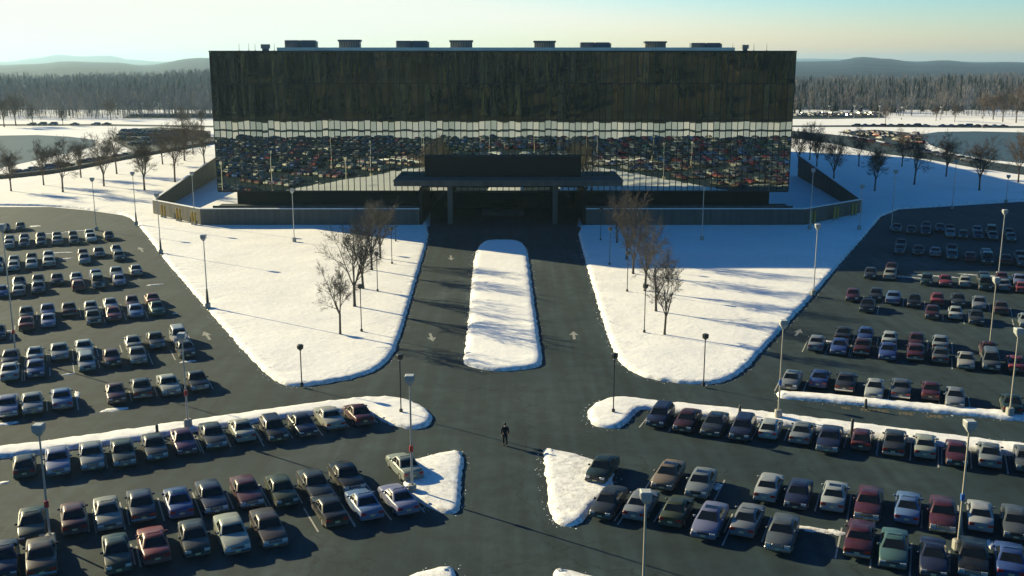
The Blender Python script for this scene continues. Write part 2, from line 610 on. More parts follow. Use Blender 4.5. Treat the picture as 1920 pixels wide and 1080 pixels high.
def snow_bank(name, px, h=.32, step=.7, jit=.14, it=2, world_pts=None, slope=.55, crumbs=True, relief=.05):
    pts = [Vector((p.x, p.y)) for p in (P(*q) for q in px)] if world_pts is None else [Vector(q) for q in world_pts]
    pts = resample(chaikin(pts, it), step)
    if area2(pts) < 0:
        pts.reverse()
    n = len(pts)
    nor = []
    for i in range(n):
        d = (pts[(i + 1) % n] - pts[i - 1]).normalized()
        nor.append(Vector((d.y, -d.x)))            # outward for a counter-clockwise outline
    rings = []
    for off, z in ((0.0, 0.0), (-slope * .35, h * .55), (-slope, h * .93), (-slope * 1.9, h)):
        r = []
        for i in range(n):
            q = Vector((pts[i].x, pts[i].y, 0))
            nz = noise.noise(q * .9) + .9 * noise.noise(q * 2.7 + Vector((5, 5, 5))) + .7 * noise.noise(q * 6.5 + Vector((1, 8, 2)))
            k = off + jit * nz * (1 if off > -slope * 1.2 else .5)
            zz = z * (1 + .25 * noise.noise(q * 1.3 + Vector((9, 1, 3)))) if z else -.02
            r.append(Vector((pts[i].x + nor[i].x * k, pts[i].y + nor[i].y * k, zz)))
        rings.append(r)
    mb = MB()
    for a, b in zip(rings[:-1], rings[1:]):
        vs = a + b
        fs = [(i, (i + 1) % n, n + (i + 1) % n, n + i) for i in range(n)]
        mb.add(vs, fs)
    inner = rings[-1]
    in2 = [Vector((p.x, p.y)) for p in inner]
    xs = [p.x for p in in2]
    ys = [p.y for p in in2]
    g = max(2.0, math.sqrt((max(xs) - min(xs)) * (max(ys) - min(ys)) / 900))
    vin = list(in2)
    x = min(xs) + g / 2
    while x < max(xs):
        y = min(ys) + g / 2
        while y < max(ys):
            q = (x + random.uniform(-.25, .25) * g, y + random.uniform(-.25, .25) * g)
            if inside(q, in2):
                vin.append(Vector(q))
            y += g
        x += g
    ed = [(i, (i + 1) % n) for i in range(n)]
    vo, eo, fo, vi, *_ = delaunay_2d_cdt(vin, ed, [], 1, 1e-4)
    vs = []
    for k, p in enumerate(vo):
        src = vi[k][0] if vi[k] else -1
        if 0 <= src < n:
            z = inner[src].z
        else:
            z = h * (1.02) + relief * noise.noise(Vector((p.x * .12, p.y * .12, 2)))
        vs.append((p.x, p.y, z))
    mb.add(vs, [tuple(f) for f in fo])
    bm = bmesh.new()
    me = mb.mesh(name, SNOW)
    bm.from_mesh(me)
    bmesh.ops.remove_doubles(bm, verts=bm.verts, dist=.002)
    bmesh.ops.recalc_face_normals(bm, faces=bm.faces)
    if sum(f.normal.z * f.calc_area() for f in bm.faces) < 0:
        bmesh.ops.reverse_faces(bm, faces=bm.faces)
    bm.to_mesh(me)
    bm.free()
    me.polygons.foreach_set('use_smooth', [True] * len(me.polygons))
    o = link(bpy.data.objects.new(name, me))
    tag(o, kind='structure')
    if crumbs:
        EDGES.append((pts, nor))
    return o


def sheet(name, pts, material, z, kind='structure', parent=None):
    bm = bmesh.new()
    vs = [bm.verts.new((p[0], p[1], z)) for p in pts]
    f = bm.faces.new(vs)
    f.normal_update()
    if f.normal.z < 0:
        f.normal_flip()
    bmesh.ops.triangulate(bm, faces=[f])
    me = bpy.data.meshes.new(name)
    bm.to_mesh(me)
    bm.free()
    me.materials.append(material)
    o = link(bpy.data.objects.new(name, me), parent)
    if kind:
        tag(o, kind=kind)
    return o


sheet('ground', [(-19000, -900), (19000, -900), (19000, 18500), (-19000, 18500)], SNOW, -.05)

# one asphalt sheet under the lots, the drive and the lanes between them
lot_px = [(-500, 383), (0, 388), (95, 388), (170, 395), (240, 405), (330, 470), (420, 520), (806, 424), (808, 375), (1092, 375), (1082, 424), (1450, 520), (1580, 470), (1665, 394), (1760, 388), (1920, 378), (2500, 360)]
lot_pts = [P(*q) for q in lot_px]
lot_pts = [(p.x, p.y) for p in lot_pts] + [(190, -14), (-190, -14)]
lot = sheet('parking_lot', lot_pts, ASPHALT, 0)

left_lawn = [(806, 431), (797, 470), (785, 510), (771, 560), (758, 605), (746, 645), (733, 672), (706, 695), (665, 710), (610, 720), (560, 726), (528, 722), (503, 706), (475, 678), (432, 630), (388, 580), (350, 535), (312, 492), (285, 455), (262, 425), (238, 403), (168, 393), (95, 386), (0, 385), (-300, 381), (-300, 360), (0, 339), (120, 326), (240, 300), (330, 285), (430, 268), (760, 300)]
right_lawn = [(1082, 431), (1092, 468), (1103, 510), (1118, 560), (1133, 610), (1147, 652), (1165, 684), (1195, 704), (1250, 717), (1320, 722), (1362, 716), (1395, 696), (1432, 655), (1480, 603), (1530, 549), (1570, 500), (1615, 450), (1662, 394), (1760, 386), (1920, 375), (2200, 362), (2200, 350), (1920, 331), (1830, 318), (1740, 302), (1640, 289), (1560, 272), (1470, 260), (1150, 300)]
snow_bank('snow_lawn', left_lawn, h=.33, slope=.42, step=.42, it=1)
snow_bank('snow_lawn', right_lawn, h=.33, slope=.42, step=.42, it=1)
snow_bank('snow_median', [(900, 458), (915, 452), (970, 452), (985, 460), (991, 480), (997, 530), (1005, 590), (1014, 650), (1019, 678), (1012, 688), (980, 694), (940, 697), (900, 693), (872, 686), (868, 676), (874, 640), (879, 590), (884, 530), (889, 480)], h=.4, step=.6, it=1)
snow_bank('snow_verge', [(-60, 847), (150, 821), (300, 799), (450, 777), (560, 762), (650, 750), (700, 746), (745, 746), (782, 757), (806, 773), (813, 788), (803, 800), (780, 806), (755, 804), (725, 795), (700, 780), (640, 772), (560, 781), (450, 797), (300, 820), (150, 842), (-60, 868)], h=.33, step=.5, it=1, slope=.4)
snow_bank('snow_verge', [(1980, 866), (1800, 843), (1650, 822), (1500, 802), (1350, 785), (1240, 771), (1205, 766), (1190, 778), (1175, 795), (1160, 804), (1135, 804), (1112, 798), (1101, 785), (1103, 768), (1118, 755), (1145, 747), (1180, 747), (1230, 754), (1350, 765), (1500, 782), (1650, 801), (1800, 820), (1980, 842)], h=.33, step=.5, it=1, slope=.4)
snow_bank('snow_verge', [(1456, 737), (1470, 735), (1600, 746), (1760, 762), (1980, 783), (1980, 796), (1760, 775), (1600, 759), (1470, 748), (1457, 745)], h=.33, step=.5, it=1, slope=.35)
snow_bank('snow_island', [(868, 843), (869, 870), (866, 900), (864, 960), (840, 966), (800, 950), (760, 930), (755, 885), (760, 868), (810, 855)], h=.28, step=.4, it=1, slope=.35)
snow_bank('snow_island', [(1018, 848), (1026, 842), (1060, 849), (1110, 862), (1150, 880), (1150, 920), (1115, 950), (1100, 968), (1086, 983), (1065, 988), (1042, 984), (1033, 968), (1027, 930), (1022, 885)], h=.28, step=.4, it=1, slope=.35)
snow_bank('snow_island', [(853, 1060), (855, 1085), (850, 1180), (760, 1150), (700, 1110), (770, 1080), (815, 1068)], h=.28, step=.4, it=1, slope=.35)
snow_bank('snow_island', [(1035, 1072), (1042, 1068), (1080, 1073), (1150, 1095), (1180, 1150), (1060, 1190), (1045, 1120)], h=.28, step=.4, it=1, slope=.35)

# far roads, ponds, lots
for name, px in (('road', [(-400, 371), (-200, 354), (0, 338), (120, 324), (240, 299), (330, 283), (430, 264), (600, 250), (600, 243), (430, 252), (300, 272), (230, 287), (110, 311), (0, 326), (-200, 341), (-400, 357)]),
                 ('road', [(1300, 246), (1480, 258), (1560, 269), (1640, 286), (1740, 299), (1830, 315), (1920, 328), (2100, 353), (2100, 339), (1920, 312), (1830, 299), (1740, 284), (1660, 268), (1600, 256), (1500, 246), (1300, 236)]),
                 ('road', [(-300, 238), (0, 236), (200, 236), (420, 239), (420, 236), (200, 232.5), (0, 232.5), (-300, 234)]),
                 ('road', [(1480, 238), (1640, 238), (1900, 240), (2200, 242), (2200, 238), (1900, 236), (1640, 234.5), (1480, 235)])):
    sheet(name, [P(*q)[:2] for q in px], ASPHALT, -.02)
sheet('far_parking_lot', [P(*q)[:2] for q in [(1440, 223), (1560, 223), (1660, 221), (1650, 211), (1440, 211)]], ASPHALT, -.02)
sheet('far_parking_lot', [P(*q)[:2] for q in [(230, 222), (420, 222), (420, 212), (245, 213)]], ASPHALT, -.02)
sheet('pond', [P(*q)[:2] for q in [(-300, 262), (0, 254), (70, 253), (130, 256), (178, 262), (180, 274), (140, 284), (60, 302), (0, 315), (-300, 340)]], ICE, -.03)
sheet('pond', [P(*q)[:2] for q in [(1722, 252), (1760, 247), (1830, 246), (1920, 248), (2200, 256), (2200, 322), (1920, 306), (1860, 300), (1790, 288), (1745, 272)]], ICE, -.03)
# behind the viewpoint, seen in the mirror facade
sheet('road', [(-420, -56), (420, -60), (420, -74), (-420, -70)], ASPHALT, -.02)

# bank behind the left road (dark kerb wall)
kw = [P(*q) for q in [(-200, 351), (0, 336), (120, 322.5), (240, 297.5), (330, 281.5), (430, 263)]]
mb = MB()
for a, b in zip(kw[:-1], kw[1:]):
    d = (b - a).normalized()
    nn = Vector((-d.y, d.x, 0)) * .35
    vs = [a - nn, b - nn, b + nn, a + nn]
    vs += [v + Vector((0, 0, 1.1)) for v in vs]
    mb.add(vs, [(0, 1, 5, 4), (1, 2, 6, 5), (2, 3, 7, 6), (3, 0, 4, 7), (4, 5, 6, 7)])
tag(mb.obj('kerb_wall', CONC), 'low dark concrete wall along the curving road left of the building', 'wall')

# ------------------------------------------------------------------ hills
from bisect import bisect


def prof(tab, x):
    if x <= tab[0][0]:
        return tab[0][1]
    if x >= tab[-1][0]:
        return tab[-1][1]
    i = bisect([t[0] for t in tab], x)
    (x0, y0), (x1, y1) = tab[i - 1], tab[i]
    t = (x - x0) / (x1 - x0)
    t = t * t * (3 - 2 * t)
    return y0 + (y1 - y0) * t


def hill(name, tab, D0, D1, D2, material, seed):
    mb = MB()
    xs = np.linspace(-700, 2620, 220)
    rows = 14
    vs = []
    for j in range(rows + 1):
        t = j / rows
        D = D0 + (D2 - D0) * t
        prof_t = (D - D0) / (D1 - D0) if D < D1 else (D2 - D) / (D2 - D1)
        s = prof_t * prof_t * (3 - 2 * prof_t)
        for x in xs:
            zt = max(3.0, H - (prof(tab, x) - YH) * D1 * CT / F)
            a = (x - CX) / F
            nzv = noise.noise(Vector((x * .012 + seed, j * .7, seed)))
            n2 = noise.noise(Vector((x * .08 + seed, j * 1.1, seed)))
            z = .4 + (zt - .4) * s * (1 + .10 * nzv * (1 - s)) + n2 * 1.2 * s
            vs.append((a * D, D * CT, z))
    n = len(xs)
    fs = [(j * n + i, j * n + i + 1, (j + 1) * n + i + 1, (j + 1) * n + i) for j in range(rows) for i in range(n - 1)]
    mb.add(vs, fs)
    o = mb.obj(name, material, smooth=60)
    tag(o, kind='structure')
    return o


hill('hill', [(-700, 129), (0, 124), (100, 120), (165, 115), (250, 117), (300, 122), (397, 109), (700, 113), (1200, 118), (1490, 115), (1540, 114), (1585, 107), (1625, 110), (1680, 116), (1730, 113), (1790, 117), (1850, 116), (1920, 120), (2600, 121)], 1520, 5500, 6500, HILLM, 3)
hill('hill', [(-700, 123), (0, 118), (60, 115), (110, 109), (150, 103), (190, 106), (245, 104.5), (268, 111), (330, 115), (700, 108), (1200, 113), (1490, 110), (1560, 111), (1720, 115), (1850, 116), (1920, 117), (2600, 118)], 10200, 15000, 16500, FARHILL, 11)
hill('hill', [(-700, 157), (150, 157), (300, 152), (397, 147), (700, 147), (1300, 155), (1500, 156), (1640, 156), (1760, 154), (1850, 150), (1920, 153), (2300, 157)], 760, 1450, 1519, HILLM, 21)


sheet('wooded_plain', [(-18400, 690), (18400, 690), (18400, 18300), (-18400, 18300)], HILLM, .12)

# ------------------------------------------------------------------ building
YF = 208.0
bx0 = PD(401, 235, YF).x
bx1 = PD(1485, 235, YF).x
XC = (bx0 + bx1) / 2
ZROOF = PD(942, 95, YF).z
ZG0 = PD(942, 357, YF).z          # bottom of the glass
ZT = 2.6                          # terrace level
BD = 185.0
EX0, EX1 = XC - 15.6, XC + 15.6   # entrance recess
EH = 7.2
bld = empty('office_building', (XC, YF, 0))
tag(bld, 'wide dark office block clad in mirrored glass panes behind the snow lawns', 'building')


def rel(mb, name, mats, smooth=None, root=None):
    """build a part in world coordinates and hang it under its thing"""
    root = root or bld
    off = Vector(root.location)
    mb.v = [(v[0] - off.x, v[1] - off.y, v[2] - off.z) for v in mb.v]
    return mb.obj(name, mats, root, smooth)


core = MB()
core.box(bx0 + .15, EX0, YF + .2, YF + BD, ZG0 - .1, ZROOF - .25)
core.box(EX1, bx1 - .15, YF + .2, YF + BD, ZG0 - .1, ZROOF - .25)
core.box(EX0 + .002, EX1 - .002, YF + .2, YF + BD, EH + .02, ZROOF - .25)
core.box(EX0 + .002, EX1 - .002, YF + 16, YF + BD, 0, EH)
rel(core, 'core_wall', BLACK)
low = MB()
low.box(bx0 + 3, EX0 - .01, YF + 3.2, YF + BD - 3, 0, ZG0 - .12)
low.box(EX1 + .01, bx1 - 3, YF + 3.2, YF + BD - 3, 0, ZG0 - .12)
rel(low, 'ground_floor_wall', BLACK)
rf = MB()
rf.box(bx0 - .12, bx1 + .12, YF - .12, YF + BD + .1, ZROOF - .24, ZROOF)
rel(rf, 'roof_edge', MULL)
sf = MB()
sf.box(bx0 + .02, bx1 - .02, YF + .002, YF + .19, ZG0 - .35, ZG0 - .11)
rel(sf, 'soffit_beam', MULL)

NP = 96
pw = (bx1 - bx0) / NP
zrows = [ZROOF - .24, PD(942, 157, YF).z, PD(942, 225, YF).z, PD(942, 291, YF).z, ZG0 - .1]


def pane_mesh(w, h):
    mb = MB()
    nx, nz = 2, 4
    vs = [((i / nx - .5) * w, 0, (j / nz - .5) * h) for j in range(nz + 1) for i in range(nx + 1)]
    fs = [(j * (nx + 1) + i, j * (nx + 1) + i + 1, (j + 1) * (nx + 1) + i + 1, (j + 1) * (nx + 1) + i) for j in range(nz) for i in range(nx)]
    mb.add(vs, fs)
    k = len(mb.v)
    mb.box(-w / 2, w / 2, .004, .03, -h / 2, h / 2)
    return mb.mesh('pane', MIRROR)


for r in range(3):
    h = zrows[r] - zrows[r + 1]
    me = pane_mesh(pw - .14, h - .16)
    for i in range(NP):
        o = inst('pane', me, bld, (bx0 + (i + .5) * pw - XC, -.02, (zrows[r] + zrows[r + 1]) / 2))
        o.rotation_euler = (random.gauss(0, .00035), 0, random.gauss(0, .00035))
mb = MB()
h = zrows[3] - zrows[4]
for i in range(NP):
    a = bx0 + i * pw + .05
    ty, tz = random.gauss(0, .0004), random.gauss(0, .0004)
    y0, y1 = YF - .02 - ty * h, YF - .02 + ty * h
    d = tz * pw
    mb.add([(a, y0 - d, zrows[4] + .08), (a + pw - .1, y0 + d, zrows[4] + .08), (a + pw - .1, y1 + d, zrows[3] - .08), (a, y1 - d, zrows[3] - .08)], [(0, 1, 2, 3)])
o = rel(mb, 'lower_panes', MIRROR)
tag(o, kind='stuff')
mm = MB().box(-.075, .075, -.07, .16, zrows[-1], zrows[0]).mesh('mullion', MULL)
for i in range(NP + 1):
    inst('mullion', mm, bld, (bx0 + i * pw - XC, 0, 0))
for z in zrows[1:]:
    t = MB().box(bx0 + .05, bx1 - .05, YF - .05, YF + .15, z - .09, z + .09)
    rel(t, 'transom', MULL)

# flank walls of the same glass, narrow views of them only from the side
for s, x in ((-1, bx0), (1, bx1)):
    for k in range(12):
        y0 = YF + .3 + k * (BD - .6) / 12
        y1 = y0 + (BD - .6) / 12 - .15
        mb = MB().box(x + (0 if s > 0 else -.0) - .02, x + .02, y0, y1, ZG0, ZROOF - .3)
        rel(mb, 'flank_panel', MIRROR)

# entrance: block above, portal, doors, canopy
eb = MB().box(EX0 - .02, EX1 + .02, YF - 2.0, YF - .08, 8.75, PD(942, 293, YF - 2).z)
rel(eb, 'entrance_head', BLACK)
for x0, x1 in ((EX0 - .5, EX0), (EX1, EX1 + .5)):
    rel(MB().box(x0, x1, 197.6, YF + 15.9, 0, EH), 'portal_wall', BLACK)
for k in range(12):
    w = (EX1 - EX0) / 12
    rel(MB().box(EX0 + k * w + .06, EX0 + (k + 1) * w - .06, YF + 15.8, YF + 15.86, .2, 3.1), 'door_pane', GLASS)
    rel(MB().box(EX0 + k * w + .06, EX0 + (k + 1) * w - .06, YF + 15.8, YF + 15.86, 3.3, EH - .2), 'door_pane', MIRROR if k in (4, 5, 6) else GLASS)
for k in range(3):
    rel(MB().box(XC - 4.4, XC + 4.4, YF + 4 + k * .5, YF + 8, .01 + .3 * k, .3 + .3 * k), 'entrance_step', CONC)
rel(MB().box(EX0 + .01, EX1 - .01, YF - 6, YF + 15.7, EH - .1, EH - .002), 'portal_ceiling', BLACK)

can = empty('entrance_canopy', (XC, 201, 0))
tag(can, 'long flat concrete canopy on two columns over the dark main entrance', 'canopy')
cx0, cx1 = PD(738, 340, 199.5).x, PD(1168, 340, 199.5).x
ztop = 8.72
rel(MB().box(cx0, cx1, 199.5, YF - .1, 7.62, ztop - .18), 'slab', CONC, root=can)
rel(MB().box(cx0 - .12, cx1 + .12, 199.36, YF - .09, ztop - .18, ztop), 'roof_membrane', MEMB, root=can)
for x in (845, 1040):
    X = P(x, 418).x
    rel(MB().bevbox(X - .5, X + .5, 200.6, 201.6, 0, 7.61, .08), 'column', CONC, root=can, smooth=30)

# retaining wall round the terrace
WT = 3.4
wall = empty('retaining_wall', (XC, 197.5, 0))
tag(wall, 'grey concrete retaining wall wrapping the foot of the office building', 'wall')


def wall_run(a, b, za, zb, th=.4, n=8, cap=True):
    a, b = Vector(a), Vector(b)
    d = (b - a).normalized()
    nn = Vector((-d.y, d.x)) * th
    for k in range(n):
        p, q = a.lerp(b, k / n) + d * .015, a.lerp(b, (k + 1) / n) - d * .015
        z0, z1 = za + (zb - za) * k / n, za + (zb - za) * (k + 1) / n
        off = (nn.normalized() * random.uniform(-.01, .01))
        vs = [(*(p + off), 0), (*(q + off), 0), (*(q + nn), 0), (*(p + nn), 0), (*(p + off), z0), (*(q + off), z1), (*(q + nn), z1), (*(p + nn), z0)]
        mb = MB().add(vs, [(0, 1, 5, 4), (1, 2, 6, 5), (2, 3, 7, 6), (3, 0, 4, 7), (4, 5, 6, 7)])
        rel(mb, 'wall_panel', CONC, root=wall)
    if cap:
        e = nn.normalized() * .05
        p, q = a, b
        vs = [(*(p - e), za + .012), (*(q - e), zb + .012), (*(q + nn + e), zb + .012), (*(p + nn + e), za + .012)]
        vs += [(v[0], v[1], v[2] + .13) for v in vs]
        mb = MB().add(vs, [(0, 1, 5, 4), (1, 2, 6, 5), (2, 3, 7, 6), (3, 0, 4, 7), (4, 5, 6, 7), (3, 2, 1, 0)])
        rel(mb, 'snow_coping', SNOW, root=wall)


WL, WR = XC - 58.5, XC + 58.5
WLo, WRo = XC - 73, XC + 75
wall_run((WL, 197.5), (EX0 - .52, 197.5), WT, WT, n=14)
wall_run((EX1 + .52, 197.5), (WR, 197.5), WT, WT, n=14)
wall_run((WLo, 213), (WL, 197.6), 3.1, WT, n=5)
wall_run((WR, 197.6), (WRo, 214), WT, 3.1, n=5)
wall_run((XC - 79, 282), (WLo, 213.1), 6.0, 3.1, n=14)
wall_run((WRo, 214.1), (XC + 81, 284), 3.1, 6.0, n=14)
ter = MB()
ter.box(WL + .5, EX0 - .53, 197.95, YF + 3.3, -.02, ZT)
ter.box(EX1 + .53, WR - .5, 197.95, YF + 3.3, -.02, ZT)
tr = ter.obj('terrace', ASPHALT)
tag(tr, kind='structure')
sn = MB()
sn.box(WL + .6, EX0 - .6, 203.2, 207.4, ZT + .004, ZT + .12)
sn.box(EX1 + .6, WR - .6, 203.2, 207.4, ZT + .004, ZT + .12)
tag(sn.obj('snow_strip', SNOW), kind='structure')
for k in range(11):
    a = P(470 + k * 10, 386.5, ZT)
    MB().box(a.x - .3, a.x + .3, 199.6, 202.6, ZT + .004, ZT + .012).obj('pale_stripe', LINE, tr)  # pale bars laid across the terrace floor
# low courtyard wall on the terrace
tag(MB().box(WL + 1, EX0 - .6, 202.7, 202.95, ZT, ZT + .75).obj('terrace_kerb', CONC), 'low concrete kerb along the terrace left of the entrance', 'kerb')
tag(MB().box(EX1 + .6, WR - 1, 202.7, 202.95, ZT, ZT + .75).obj('terrace_kerb', CONC), 'low concrete kerb along the terrace right of the entrance', 'kerb')

# yellow posts against the angled walls
spots = []
for fx in (.30, .36, .62, .68, .93, .985):
    spots.append((Vector((WLo, 213)).lerp(Vector((WL, 197.6)), fx), -1, fx))
for fx in (.03, .09, .42, .48, .74, .80):
    spots.append((Vector((WR, 197.6)).lerp(Vector((WRo, 214)), fx), 1, fx))
pm = MB()
pm.bevbox(-.17, .17, -.17, .17, .2, 2.55, .05)
pm = pm.mesh('post', YELLOW, 30)
pc = MB().bevbox(-.26, .26, -.26, .26, 0, .42, .05).mesh('footing', CONC_L, 30)
ordn = ['first', 'second', 'third', 'fourth', 'fifth', 'sixth']
for i, (p, s, fx) in enumerate(spots):
    q = p + Vector((-.75 * 1 if s < 0 else .75, -.6))
    e = empty('yellow_post', (q.x, q.y, .32))
    tag(e, '%s yellow post from the left along the angled %s end of the retaining wall' % (ordn[i % 6], 'left' if s < 0 else 'right'), 'post', 'yellow posts by the retaining wall')
    inst('post', pm, e)
    inst('footing', pc, e)

# roof plant
YR = YF + 14
mb = MB()
a, b = PD(525, 83, YR), PD(1372, 90, YR)
tag(MB().box(a.x, b.x, YR - 3.2, YR - 2.6, ZROOF - .1, PD(942, 89, YR - 3.2).z).obj('roof_plant_screen', ROOFT), 'long pale low screen wall on the office roof in front of the units', 'screen')
units = [(535, 592, 74, 0), (635, 677, 73, 1), (743, 802, 75, 0), (843, 887, 74, 1), (1000, 1042, 75, 1), (1087, 1143, 78, 0), (1207, 1249, 76, 1), (1294, 1350, 79, 0)]
nu = {0: 0, 1: 0}
for x0, x1, yt, kind in units:
    a, b = PD(x0, yt + 1.5, YR), PD(x1, yt + 1.5, YR)
    e = empty('rooftop_unit', ((a.x + b.x) / 2, YR, ZROOF))
    tag(e, '%s %s from the left on the office roof' % (ordn[nu[kind]], ('dark blue twin boxed air handler', 'louvred grey air handler')[kind]), 'roof unit', 'roof plant units')
    nu[kind] += 1
    w, hh = (b.x - a.x), a.z - ZROOF
    if kind == 0:
        for s in (-1, 1):
            MB().bevbox(s * w / 4 - w / 4 + .06, s * w / 4 + w / 4 - .06, -1.3, 1.3, .05, hh, .12).obj('housing', HVAC_B, e, 30)
        MB().box(w * .5 - .05, w * .5 + .25, -1, 1, .05, hh * .9).obj('duct', HVAC_G, e)
    else:
        MB().box(-w / 2 + .2, w / 2 - .2, -1.1, 1.1, .05, hh * .82).obj('housing', HVAC_G, e)
        MB().box(-w / 2, w / 2, -1.3, 1.3, hh * .83, hh).obj('hood', HVAC_B, e)
        for k in range(9):
            x = -w / 2 + .35 + k * (w - .7) / 8
            MB().box(x - .06, x + .06, -1.18, -1.1, .1, hh * .8).obj('louvre', TRIM, e)
    MB().box(-w / 2 + .3, w / 2 - .3, -.9, .9, -.05, .05).obj('curb', MULL, e)
for x0, x1, yt, wd in ((490, 505, 83, 'left'), (1391, 1403, 84, 'right')):
    a, b = PD(x0, yt, YF + 4), PD(x1, yt, YF + 4)
    e = empty('roof_vent', ((a.x + b.x) / 2, YF + 4, ZROOF))
    tag(e, 'small boxy vent standing alone near the %s end of the roof' % wd, 'vent', 'roof vents')
    w, hh = b.x - a.x, a.z - ZROOF
    MB().box(-w / 2, w / 2, -.6, .6, hh * .35, hh).obj('hood', HVAC_G, e)
    MB().box(-w / 2 + .2, w / 2 - .2, -.4, .4, -.02, hh * .34).obj('neck', HVAC_B, e)
for i, x in enumerate((448, 466, 478, 514, 1374, 1414, 1438)):
    a = PD(x, 84, YF + 3)
    mb = MB().tube([(a.x, YF + 3, ZROOF - .05), (a.x, YF + 3, a.z + .3)], [.05, .03], 5)
    mb.box(a.x - .12, a.x + .12, YF + 2.88, YF + 3.12, ZROOF, ZROOF + .1)
    tag(mb.obj('roof_antenna', POLE_D), '%s thin antenna rod from the left on the roof edge' % (ordn + ['seventh'])[i], 'antenna', 'antenna rods on the roof')


# ------------------------------------------------------------------ trees
def tree_mesh(seed, height, spread=.5, fork=.22, dens=1.0, bark=BARK):
    rd = random.Random(seed)
    trunk, crown = MB(), MB()
    up = Vector((0, 0, 1))

    def grow(p, d, L, r, depth, mbx):
        seg = 4 if depth < 2 else (3 if depth < 4 else 2)
        pts, rs = [p], [r]
        q = p.copy()
        dd = d.copy()
        for k in range(seg):
            wob = Vector((rd.gauss(0, 1), rd.gauss(0, 1), rd.gauss(0, .6))) * (.07 if depth < 2 else .14)
            dd = (dd + wob + up * (.07 if depth < 3 else .03)).normalized()
            q = q + dd * (L / seg)
            pts.append(q.copy())
            rs.append(r * (1 - .62 * (k + 1) / seg))
        mbx.tube(pts, rs, (7, 6, 5, 4, 3, 3)[min(depth, 5)], cap=depth == 0)
        if depth >= 5:
            return
        nchild = (0, 4, 5, 6, 6)[depth] if depth else 0
        nchild = int(round(nchild * dens * rd.uniform(.8, 1.25)))
        for c in range(nchild):
            t = rd.uniform(.22, 1.0) if depth > 1 else rd.uniform(.18, 1.0)
            i = min(int(t * seg), seg - 1)
            bp = pts[i].lerp(pts[i + 1], t * seg - i)
            ax = dd.orthogonal().normalized()
            ax.rotate(Matrix.Rotation(rd.uniform(0, 2 * math.pi), 3, dd))
            nd = dd.copy()
            nd.rotate(Matrix.Rotation(R(rd.uniform(24, 52)), 3, ax))
            grow(bp, nd, L * rd.uniform(.45, .68) * (1.1 - .25 * t), max(.013, r * rd.uniform(.44, .58) * (1.1 - .45 * t)), depth + 1, crown)
        # the leader goes on
        if depth:
            grow(q, dd, L * rd.uniform(.5, .65), max(.013, rs[-1]), depth + 1, crown)

    ft = height * fork
    r0 = height * .0145 + .02
    lean = Vector((rd.uniform(-.04, .04), rd.uniform(-.04, .04), 1)).normalized()
    tp = [Vector((0, 0, -.1)), lean * ft * .15, lean * ft * .6, lean * ft]
    trunk.tube(tp, [r0 * 1.35, r0 * 1.02, r0 * .95, r0 * .9], 8)
    nl = rd.choice((4, 5))
    for k in range(nl):
        az = 2 * math.pi * (k + rd.uniform(-.25, .25)) / nl
        sp = spread * rd.uniform(.55, 1.1) if k else .05
        d = Vector((math.cos(az) * sp, math.sin(az) * sp, 1)).normalized()
        grow(lean * ft * rd.uniform(.82, 1), d, (height - ft) * rd.uniform(.44, .54), r0 * rd.uniform(.5, .72), 1, crown)
    # scale so that the top stands at the wanted height
    zt = max(v[2] for v in crown.v)
    k = height / zt
    for mbx in (trunk, crown):
        mbx.v = [(x * (.5 + .5 * k), y * (.5 + .5 * k), z * k) for x, y, z in mbx.v]
    return trunk.mesh('trunk', bark, 50), crown.mesh('crown', bark)


TREES = [tree_mesh(11, 12, .55, .22, .8), tree_mesh(23, 12, .62, .2, .8), tree_mesh(31, 12, .5, .25, .8), tree_mesh(47, 12, .58, .2, .8)]
SMALLT = [tree_mesh(5, 10, .55, .27, .8), tree_mesh(8, 10, .6, .26, .8)]
BTREES = [tree_mesh(61, 12, .42, .24, .98, BARK2), tree_mesh(77, 12, .5, .23, .98, BARK2), tree_mesh(89, 12, .4, .26, .98, BARK2)]


def plant(lib, i, x, y, ytop, base_h, label, group, z=.36, wide=1.0):
    p = P(x, y, z)
    hgt = PD(x, ytop, p.y).z - z
    k = hgt / base_h
    e = empty('bare_tree', p, random.uniform(0, 6.28))
    e.scale = (k * wide, k * wide, k)
    tm, cm = lib[i % len(lib)]
    inst('trunk', tm, e)
    inst('crown', cm, e)
    tag(e, label, 'tree', group)
    return e


plant(SMALLT, 0, 638, 626, 480, 10, 'slender young bare tree nearest the camera on the left lawn', 'trees on the lawns', wide=.9)
for i, (x, y, t, lb) in enumerate([(665, 574, 400, 'bare tree with a thick forked trunk, second from camera on left lawn'),
                                   (681, 541, 385, 'third bare tree from the camera in the left lawn row'),
                                   (697, 506, 368, 'fourth bare tree from the camera in the left lawn row'),
                                   (713, 484, 362, 'farthest bare tree of the left lawn row, nearest the building')]):
    plant(TREES, i, x, y, t, 12, lb, 'trees on the lawns', wide=.95)
plant(SMALLT, 1, 1246, 627, 478, 10, 'slender bare tree with a low fork nearest the camera on the right lawn', 'trees on the lawns', wide=.9)
for i, (x, y, t, lb) in enumerate([(1230, 583, 425, 'second bare tree from the camera in the right lawn row'),
                                   (1209, 545, 400, 'third bare tree from the camera in the right lawn row'),
                                   (1187, 513, 375, 'fourth bare tree from the camera in the right lawn row'),
                                   (1175, 486, 350, 'fifth bare tree from the camera in the right lawn row'),
                                   (1157, 455, 338, 'farthest bare tree of the right lawn row, nearest the building')]):
    plant(TREES, i + 1, x, y, t, 12, lb, 'trees on the lawns', wide=.95)

